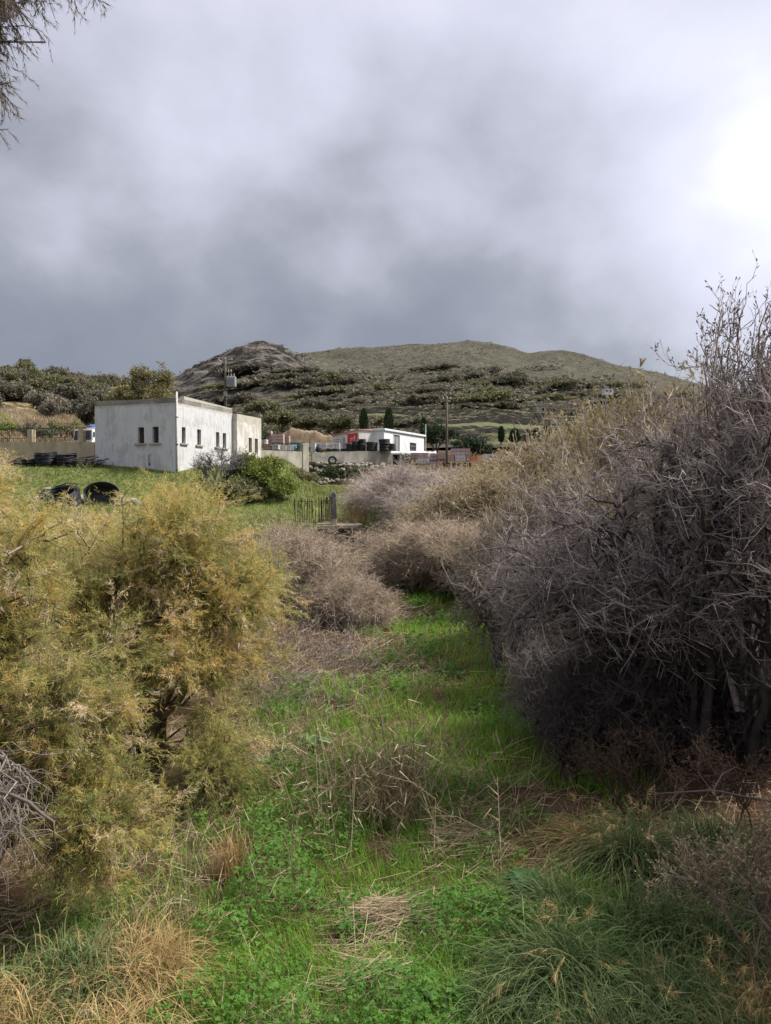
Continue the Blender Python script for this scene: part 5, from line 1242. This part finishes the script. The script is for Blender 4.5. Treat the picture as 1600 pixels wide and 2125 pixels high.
def floor_grass():
    r = np.random.default_rng(801)
    N = 230000; y = 3.2*np.exp(r.random(N)*math.log(30/3.2)); x = r.uniform(-1, 1, N)*(.62*y+.6)
    m = patch(x, y); k = (r.random(N) < sstep(.05, .55, m)) & (y < 28) & (fbm(x*1.7, y*1.7, 55) > np.interp(y, [3, 5, 8, 11], [.43, .41, .37, .34]))
    x, y, m = x[k][:95000], y[k][:95000], m[k][:95000]; n = len(x)
    hh = fbm(x*1.2, y*.8, 57); h = r.uniform(.06, .2, n)*(.5+1.3*hh)*np.interp(y, [3, 10, 25], [.8, 1.1, 1.5]); w = np.interp(y, [3, 8, 25], [.0022, .0042, .011])*r.uniform(.7, 1.3, n)
    tone = np.clip(.15+.55*fbm(x*.7+9, y*.6, 58)+.25*r.random(n)+np.where(r.random(n) < .05, .3, 0)-.06+.16*sstep(9, 14, y), 0, 1)
    (V, F), rn = blades(r, x, y, h, w, r.uniform(.2, 1.1, n), tone)
    tag(obj('green_grass', mesh_np('green_grass', V, F, rn), M['grass']), 'lush green grass covering the stream bed', None, None, 'stuff')
    # clover
    N = 200000; y = 3.2*np.exp(r.random(N)*math.log(24/3.2)); x = r.uniform(-1, 1, N)*(.62*y+.6); m = patch(x, y)
    cl = fbm(x*1.1+4, y*.9, 61)
    k = (r.random(N) < sstep(.0, .5, m)) & (cl > .53) & (fbm(x*2.6, y*2.6, 69) > np.interp(y, [3, 6, 9], [.48, .46, .42])); x, y = x[k][:30000], y[k][:30000]; n = len(x); print('clover', n)
    z = H(x, y)+r.random(n)*(.05+.24*np.clip(fbm(x*1.1+4, y*.9, 61)-.47, 0, 1)*5)
    s = np.interp(y, [3, 8, 22], [.013, .020, .05])*r.uniform(.6, 1.4, n); parts = []
    tilt = nrm(np.array([0, 0, 1.])+.45*r.normal(size=(n, 3))); a0 = r.random(n)*6.283
    for q in range(3):
        a = a0+q*2.094; d = np.stack([np.cos(a), np.sin(a), np.zeros(n)], -1); d = nrm(d-tilt*np.sum(d*tilt, 1, keepdims=True)); sd = np.cross(tilt, d)
        C = np.stack([x, y, z], -1); parts.append(diamonds(C, d, sd, s*1.1, s*.5))
    V, F = join(parts); tn = np.clip(.3*r.random(n)+.7*fbm(x*.9, y*.9, 63), 0, 1)
    tag(obj('clover_cover', mesh_np('clover_cover', V, F, np.tile(np.repeat(tn, 4), 3)), M['clover']), 'low leafy clover spreading between the grass', None, None, 'stuff')
    # straw and litter on the dry ground
    N = 90000; y = 3.2*np.exp(r.random(N)*math.log(34/3.2)); x = r.uniform(-1, 1, N)*(.62*y+.6); m = patch(x, y)
    k = r.random(N) < ((1-sstep(.1, .7, m))*.9+.12)*(1-.65*sstep(.8, 1.6, x)*(1-sstep(8, 11, y))); x, y = x[k][:38000], y[k][:38000]; n = len(x)
    z = H(x, y)+r.random(n)*.10; a = r.normal(size=n)*1.2; L = r.uniform(.08, .34, n)*np.interp(y, [3, 12, 30], [.8, 1.2, 1.8]); t = np.linspace(-.5, .5, 2)
    tl = r.normal(size=n)*.35; bd = r.normal(size=n)*.2
    Pn = np.stack([x[:, None]+np.cos(a)[:, None]*L[:, None]*t, y[:, None]+np.sin(a)[:, None]*L[:, None]*t, z[:, None]+L[:, None]*(np.abs(tl)[:, None]*(t+.5)+bd[:, None]*(.25-t*t))], -1)
    V, F = strips(Pn, (np.interp(y, [3, 10, 30], [.0015, .003, .009])*r.uniform(.7, 1.4, n))[:, None]*np.ones((1, 2)), nrm(np.stack([-np.sin(a), np.cos(a), r.normal(size=n)*.6], -1)))
    tag(obj('dry_straw', mesh_np('dry_straw', V, F, np.repeat(np.clip(r.normal(.45, .22, n), 0, 1), 4)), M['straw']), 'dry straw littering the brown banks', None, None, 'stuff')
floor_grass()
def meadow():
    r = np.random.default_rng(811); N = 85000
    y = r.uniform(33, 62, N); x = r.uniform(-27, 6, N); k = (r.random(N) < np.where((x < 1.0) | (y < 44), 1, .0)); x, y = x[k], y[k]
    # keep clear of the building footprint
    dx, dy = x+13.05, y-48; lx = dx*.335+dy*.943; ly = -dx*.943+dy*.335
    k = ~((lx > -.05) & (lx < 10.5) & (ly > -.5) & (ly < 6.3)); x, y = x[k], y[k]; n = len(x)
    f = fbm(x*.35, y*.35, 65)
    h = r.uniform(.06, .22, n)*(.3+1.3*f); w = r.uniform(.014, .025, n); tone = np.clip(-.12+1.15*fbm(x*.3, y*.4, 66)+.25*r.normal(size=n)*.6+.35*sstep(40, 36, y)*0, 0, 1)
    tone = np.where((y < 40) & (r.random(n) < .45), np.clip(tone+.35, 0, 1), tone)
    wd = (r.random(n) < .10*sstep(.5, .62, fbm(x*.8+3, y*.8, 68))*4); h = np.where(wd, h*2.4+.08, h); tone = np.where(wd, np.clip(r.normal(.8, .15, n), 0, 1), tone)
    (V, F), rn = blades(r, x, y, h, w, r.uniform(.2, 1.0, n), tone, 2)
    tag(obj('meadow_grass', mesh_np('meadow_grass', V, F, rn), M['meadow']), 'short green grass over the bank before the white building', None, None, 'stuff')
meadow()
def dry_slope():
    r = np.random.default_rng(812); N = 45000; y = r.uniform(56, 84, N); u = r.uniform(-.62, -.36, N); x = u*y; z = sideZ(x, y)
    h = r.uniform(.3, .8, N); a = r.random(N)*6.28; tip = np.stack([x+np.cos(a)*h*.4, y+np.sin(a)*h*.4, z+h], -1); C = np.stack([x, y, z], -1); d = nrm(tip-C)
    V, F = slivers(C, d, nrm(np.cross(d, rdir(N, r))), h, .03); tn = np.clip(fbm(x*.3, y*.3, 67)*.9+r.normal(size=N)*.15, 0, 1)
    tag(obj('dry_slope_grass', mesh_np('dry_slope_grass', V, F, np.repeat(tn, 3)), M['straw']), 'tall dry grass on the slope above the tan wall', None, None, 'stuff')
dry_slope()

def tussock(px, py, D, n, L, label, mat='tussock', lean=(0, 0), spread=.9, w=.0036, seed=1, tone=(.1, 1), radius=.12, plume=0, stiff=.9, name='grass_tussock', group='grass tussocks'):
    b = P(px, py, D); b[2] = Hs(b[0], b[1]); r = np.random.default_rng(seed); e = empty(name, b, 0, label, 'grass', group)
    a = r.random(n)*6.283; k = r.random(n)**.7*spread; ll = L*r.uniform(.55, 1.15, n); t = np.linspace(0, 1, 7)
    ox = r.normal(size=n)*radius; oy = r.normal(size=n)*radius
    dx = np.cos(a)*k+lean[0]; dy = np.sin(a)*k+lean[1]; q = np.sqrt(dx*dx+dy*dy)
    Pn = np.stack([ox[:, None]+dx[:, None]*ll[:, None]*t**1.35, oy[:, None]+dy[:, None]*ll[:, None]*t**1.35, ll[:, None]*(stiff*t*np.maximum(.25, 1-.35*q)[:, None]-(.28+.42*np.minimum(q, 1.3))[:, None]*t**2.4)+.0], -1)
    gz = H(b[0]+Pn[..., 0], b[1]+Pn[..., 1])-b[2]; Pn[..., 2] = np.maximum(Pn[..., 2], gz+.01)
    Pn[:, 1:] += r.normal(size=(n, 6, 3))*.0035
    sd = nrm(np.stack([-np.sin(a), np.cos(a), r.normal(size=n)*.4], -1)); W = ((w if mat == 'tussock' else w*.62)*r.uniform(.6, 1.4, n))[:, None]*np.array([1, 1, .95, .85, .7, .5, .15])[None]
    V, F = strips(Pn, W, sd); tn = np.repeat(np.clip(r.uniform(tone[0], tone[1], n), 0, 1), 14)
    obj('blades', mesh_np('blades', V, F, tn), M[mat], e)
    if plume:
        i = r.choice(n, min(plume, n), replace=False); per = 34; j = np.repeat(i, per); tt = r.uniform(.70, 1.0, len(j)); p, T = at_t(Pn, j, tt)
        d = nrm(T*.8+.5*rdir(len(j), r)-np.array([0, 0, .55])); V, F = slivers(p, d, nrm(np.cross(d, rdir(len(j), r))), .07*r.uniform(.5, 1.4, len(j)), .0022)
        obj('seed_plumes', mesh_np('seed_plumes', V, F, np.repeat(r.uniform(.5, 1, len(j)), 3)), M['drytuss'], e)
    for c in e.children: c['kind'] = 'stuff'
    return e
tus = [(1180, 1990, 4.9, 900, 1.0, 'big grey-green arching tussock in the lower corner of the stream bed', 'tussock', (-.35, -.1), 900, 25), (1400, 2010, 4.6, 800, .9, 'grey-green tussock between the arching one and the plumed grass', 'tussock', (.0, 0), 901, 20),
       (1280, 2110, 4.2, 700, .8, 'grey-green tussock lowest at the picture bottom', 'tussock', (-.2, .1), 902, 10), (1530, 2090, 4.2, 700, .9, 'plumed green tussock in the bottom corner', 'tussock', (-.25, 0), 903, 60),
       (1310, 1790, 6.6, 650, 1.15, 'straw-tipped upright tussock below the thicket', 'tussock', (-.25, 0), 904, 40), (1230, 1760, 6.9, 420, .9, 'smaller straw tussock left of the upright one', 'drytuss', (-.45, 0), 905, 20), (1470, 1760, 6.6, 600, .8, 'dark grassy tussock under the pale bare branch', 'tussock', (-.1, 0), 914, 0), (1590, 1800, 6.0, 600, .8, 'dark grassy tussock at the frame edge under the thicket', 'tussock', (-.2, 0), 915, 0), (1150, 1850, 5.8, 420, .7, 'loose green tussock beside the broad-leaved plant', 'tussock', (-.3, 0), 916, 0), (1350, 1880, 5.5, 600, .8, 'dense green tussock in the dip before the weed', 'tussock', (0, 0), 917, 0),
       (1040, 2060, 4.6, 420, .6, 'low green tuft beside the bare soil', 'tussock', (-.2, 0), 906, 0), (1480, 1880, 5.4, 500, .8, 'dark green tussock in the shade of the thicket', 'tussock', (.1, 0), 907, 0),
       (150, 1970, 4.9, 1100, .75, 'yellow-green tussock in the lower corner under the tamarisk', 'tussock', (.25, -.1), 908, 10), (300, 1950, 5.0, 1200, .75, 'straw-coloured combed tussock next to the green clover', 'drytuss', (.15, -.1), 909, 0),
       (40, 2050, 4.5, 700, .7, 'tawny tussock in the very corner', 'drytuss', (-.1, 0), 910, 30), (230, 2090, 4.3, 500, .6, 'tawny tussock beside the white plastic scrap', 'drytuss', (.3, -.1), 911, 20),
       (480, 1770, 6.4, 260, .7, 'upright rusty straw clump at the tamarisk foot', 'drytuss', (0, 0), 912, 0), (1590, 2000, 4.5, 600, .95, 'plumed grass cut off by the frame edge', 'drytuss', (-.5, 0), 913, 90)]
for px, py, D, n, L, lab, mt, ln, sd, pl in tus:
    tussock(px, py, D, n, L, lab, mt, ln, seed=sd, plume=pl, tone=(.0, .72 if px > 900 else .85) if mt == 'tussock' else ((.0, .6) if px > 900 else (.1, 1)), spread=.95 if sd != 912 else .25, radius=.14 if sd not in (904, 905, 912) else .08)
def reeds(px, py, D, n, L, label, seed, lean=.25, mat='straw', w=.004, radius=.3, name='dry_stalks'):
    b = P(px, py, D); b[2] = Hs(b[0], b[1]); r = np.random.default_rng(seed); e = empty(name, b, 0, label, 'stalks', 'clumps of dry stalks')
    base = np.stack([r.normal(size=n)*radius, r.normal(size=n)*radius, np.zeros(n)], -1); d = nrm(np.array([0, 0, 1.])+lean*r.normal(size=(n, 3))*np.array([1, 1, .3])); ll = L*r.uniform(.4, 1.15, n)
    t = np.linspace(0, 1, 5)[None, :, None]; Pn = base[:, None]+d[:, None]*ll[:, None, None]*t+np.array([0, 0, -1.])*ll[:, None, None]*.12*t**2*lean; kink = r.random(n) < .35
    k2 = np.where(kink[:, None], r.normal(size=(n, 3))*.8+np.array([0, 0, -.35]), 0); Pn[:, 3] += k2*ll[:, None]*.12; Pn[:, 4] += k2*ll[:, None]*.34
    V, F = tubes(Pn, (w*.5*r.uniform(.6, 1.3, n))[:, None]*np.linspace(1, .5, 5)[None], 3)
    obj('stems', mesh_np('stems', V, F, np.repeat(r.random(n), 15)), M[mat], e)
    m = n*6; i = r.integers(0, n, m); p, T = at_t(Pn, i, r.random(m)); dd = nrm(T*.5+rdir(m, r)-np.array([0, 0, .3])); V, F = slivers(p, dd, nrm(np.cross(dd, rdir(m, r))), .16*r.uniform(.4, 1.4, m), w*.7)
    obj('dry_leaves', mesh_np('dry_leaves', V, F, np.repeat(r.random(m), 3)), M[mat], e)
    for c in e.children: c['kind'] = 'stuff'
reeds(820, 1690, 7.6, 130, 1.2, 'tall bundle of dry stalks standing in the green middle', 921, .3, radius=.16, w=.008); reeds(700, 1700, 7.4, 60, 1.1, 'loose dry stalks left of the tall bundle', 922, .3, radius=.35, w=.008)
reeds(790, 1600, 8.6, 160, .8, 'mess of bent stalks behind the tall bundle', 923, .8, radius=.5, w=.007); reeds(560, 1830, 5.9, 26, .7, 'few pale stalks beside the clover', 924, .25, radius=.25)
reeds(960, 1700, 7.2, 60, .9, 'crossed dry stalks sloping to the right', 925, .9, radius=.4, w=.007); reeds(890, 1440, 12.5, 40, .7, 'short brown stalks in the bright green patch', 926, .25, radius=.2)
reeds(370, 1850, 5.7, 22, .6, 'bent straw stalks between tamarisk and clover', 927, .3, radius=.12)
reeds(620, 1330, 16, 260, 1.1, 'bleached stalks at the foot of the brown bush', 928, .8, 'grey_twig', .008, .9); reeds(580, 1420, 12, 220, .9, 'bleached tangle of stalks right of the tamarisk', 929, .9, 'grey_twig', .006, .7)
reeds(560, 1530, 9.6, 200, .8, 'reddish dry tangle at the tamarisk side', 930, 1.0, 'straw', .005, .5); reeds(700, 1370, 14.5, 160, .8, 'low grey stalk tangle before the brown bush', 931, 1.0, 'grey_twig', .007, .7)
for k, (px, py, D) in enumerate(((760, 990, 40), (800, 985, 41), (845, 982, 42), (890, 985, 42), (740, 1000, 39), (930, 985, 44), (985, 985, 45), (1040, 985, 46))):
    reeds(px, py, D, 240, 1.9, ['golden reed stand nearest the bridge post', 'golden reed stand below the grey retaining wall', 'golden reed stand below the wall hatch', 'golden reed stand before the mauve blocks', 'short golden reeds behind the rounded post',
          'golden reed stand by the slim pole', 'golden reed stand past the slim pole', 'golden reed stand at the thicket edge'][k], 940+k, .18, 'reed', .022, .55, 'reed_stand')
# straw heap
def straw_heap(px, py, D, n, R, label, seed):
    b = P(px, py, D); b[2] = Hs(b[0], b[1]); r = np.random.default_rng(seed); e = empty('straw_heap', b, 0, label, 'straw', 'heaps of cut straw')
    q = r.normal(size=(n, 2))*R*.5; z = .12*np.exp(-np.sum(q*q, 1)/(R*R*.3))*r.random(n)*1.6+.02; a = r.normal(.4, .7, n); L = r.uniform(.2, .55, n); t = np.linspace(-.5, .5, 4)
    gz = H(b[0]+q[:, 0], b[1]+q[:, 1])-b[2]
    Pn = np.stack([q[:, :1]+np.cos(a)[:, None]*L[:, None]*t, q[:, 1:]+np.sin(a)[:, None]*L[:, None]*t*.7, (z+gz)[:, None]+L[:, None]*(r.normal(size=n)[:, None]*.12*t)], -1)
    V, F = tubes(Pn, np.full((n, 4), .0022)*r.uniform(.7, 1.4, (n, 1)), 3); obj('straws', mesh_np('straws', V, F, np.repeat(r.random(n), 12)), M['straw'], e)
straw_heap(800, 1850, 5.7, 520, .45, 'heap of flattened brown straw in the middle of the green floor', 951); straw_heap(770, 2000, 4.9, 220, .3, 'thin straw scatter on the reddish soil', 952)
straw_heap(950, 1690, 7.0, 180, .5, 'sloping straw scatter near the crossed stalks', 953)
# dry weeds at lower right
M['rusty'] = leafmat('rusty_dead_stems', [(0, (.05, .033, .026)), (1, (.17, .105, .07))], 0, 0, .9)
def weed(px, py, D, ells, label, seed, mat='bare_brown'):
    b = P(px, py, D); b[2] = Hs(b[0], b[1]); e = empty('dry_weed', b, 0, label, 'weed', 'dry woody weeds')
    lv = woody(seed, [(0, 0, 0)], [(c-b, s) for c, s in ells], 9, 6, 4, L2=.28, L3=.12, r0=.012, r1=.006, r2=.003, r3=.0018, up=.3)
    obj('stems', wood_mesh('stems', lv, 0, 4, (5, 4, 3, 3)), M[mat], e)
    r = np.random.default_rng(seed); Pn = lv[3][0]; m = len(Pn)*4; i = r.integers(0, len(Pn), m); p, T = at_t(Pn, i, r.uniform(.2, 1, m)); d = nrm(T+.9*rdir(m, r)); V, F = diamonds(p, d, nrm(np.cross(d, rdir(m, r))), .022*r.uniform(.6, 1.4, m), .004)
    obj('seed_heads', mesh_np('seed_heads', V, F, np.repeat(r.random(m), 4)), M['tan_leaf' if mat != 'rusty' else 'rusty'], e)
weed(1600, 1960, 4.9, [el(1510, 1790, 4.9, 60, .25, 60), el(1570, 1740, 4.9, 70, .25, 80), el(1440, 1830, 5.0, 60, .2, 50), el(1600, 1850, 4.8, 60, .2, 60)], 'tan dry weed with seed heads at the lower frame edge', 961)
weed(1330, 1640, 7.4, [el(1280, 1560, 7.4, 90, .3, 70), el(1400, 1560, 7.4, 100, .3, 80), el(1200, 1580, 7.6, 70, .3, 50)], 'rusty brown dry weed in the shade under the thicket', 962, 'rusty')
weed(1540, 1680, 6.6, [el(1480, 1600, 6.6, 90, .3, 70), el(1570, 1610, 6.5, 90, .3, 80)], 'dark brown dry weed below the trunk', 963, 'rusty')
# long pale branch lying across the thicket foot
a, b_, c_ = P(1350, 1648, 6.2), P(1480, 1640, 6.1), P(1680, 1680, 5.9)
e = empty('pale_branch', a, 0, 'long pale bare branch reaching across the thicket foot', 'branch')
MB().tube([(0, 0, 0), b_-a, c_-a], [.004, .008, .012], 7).build('limb', M['grey_twig'], e, smooth=True)
MB().tube([b_-a, P(1500, 1605, 6.2)-a, P(1530, 1590, 6.3)-a], [.008, .006, .003], 5).build('side_twig', M['grey_twig'], e)
MB().tube([P(1420, 1645, 6.15)-a, P(1400, 1700, 6.1)-a, P(1420, 1790, 6.0)-a], [.006, .005, .003], 5).build('side_twig', M['grey_twig'], e)
# broad-leaved plants
def broadleaf(px, py, D, n, size, label, seed, elong=1.0, up=.35):
    b = P(px, py, D); b[2] = Hs(b[0], b[1]); r = np.random.default_rng(seed); e = empty('broadleaf_plant', b, 0, label, 'plant', 'broad-leaved plants on the stream bed')
    for k in range(n):
        a = k*2.4+r.uniform(-.3, .3); L = size*r.uniform(.7, 1.2); w = L*.42/elong; t = np.linspace(0, 1, 7); prof = np.array([.05, .12, .6, 1, .9, .55, .03]) if elong < 1.5 else np.array([.12, .3, .6, .85, 1, .7, .05])
        c = np.stack([np.cos(a)*L*t, np.sin(a)*L*t, .04+L*(up*2*t-up*1.5*t*t)+.02*np.sin(6*t)], -1); sd = np.array([-math.sin(a), math.cos(a), 0])
        V = np.concatenate([c-sd*(w*prof)[:, None]+np.array([0, 0, .15*w])*prof[:, None], c, c+sd*(w*prof)[:, None]+np.array([0, 0, .15*w])*prof[:, None]]); F = []
        for i in range(6): F += [(i, i+7, i+8, i+1), (i+7, i+14, i+15, i+8)]
        obj('leaf', mesh_np('leaf', V, np.array(F), np.full(21, r.random()), True), M['bigleaf'], e)
broadleaf(650, 1505, 9.6, 13, .22, 'broad-leaved green plant at the edge of the dry tangle', 971, 1.1, .9); broadleaf(1085, 1800, 6.1, 12, .17, 'dark blue-green broad-leaved plant before the straw tussock', 972, 1.2, .9)
broadleaf(865, 2045, 4.75, 9, .16, 'small bright green leaf rosette near the bottom', 973, 2.0, .5); broadleaf(540, 1540, 9.0, 8, .16, 'small broad-leaved plant right of the tamarisk', 974)
broadleaf(960, 2095, 4.5, 7, .10, 'tiny leafy seedling on the soil at the bottom', 975, 1.6, .5)
# plastic litter
def litter(px, py, D, s, label, seed, mat):
    b = P(px, py, D); b[2] = Hs(b[0], b[1])+.06; r = np.random.default_rng(seed); g = np.linspace(-1, 1, 9); X, Y = np.meshgrid(g, g)
    V = np.stack([X*s*(1+.2*r.random(X.shape)), Y*s*.7*(1+.2*r.random(X.shape)), s*.5*r.random(X.shape)+.25*s*X*Y], -1); idx = np.arange(81).reshape(9, 9)
    o = obj('plastic_scrap', mesh_np('plastic_scrap', V, np.stack([idx[:-1, :-1], idx[:-1, 1:], idx[1:, 1:], idx[1:, :-1]], -1).reshape(-1, 4)), M[mat], None, b); tag(o, label, 'litter')
litter(182, 2035, 4.6, .055, 'crumpled translucent white plastic scrap in the tawny grass', 981, 'bag'); litter(712, 2121, 4.35, .03, 'tiny pale blue plastic scrap at the bottom edge', 982, 'bag')
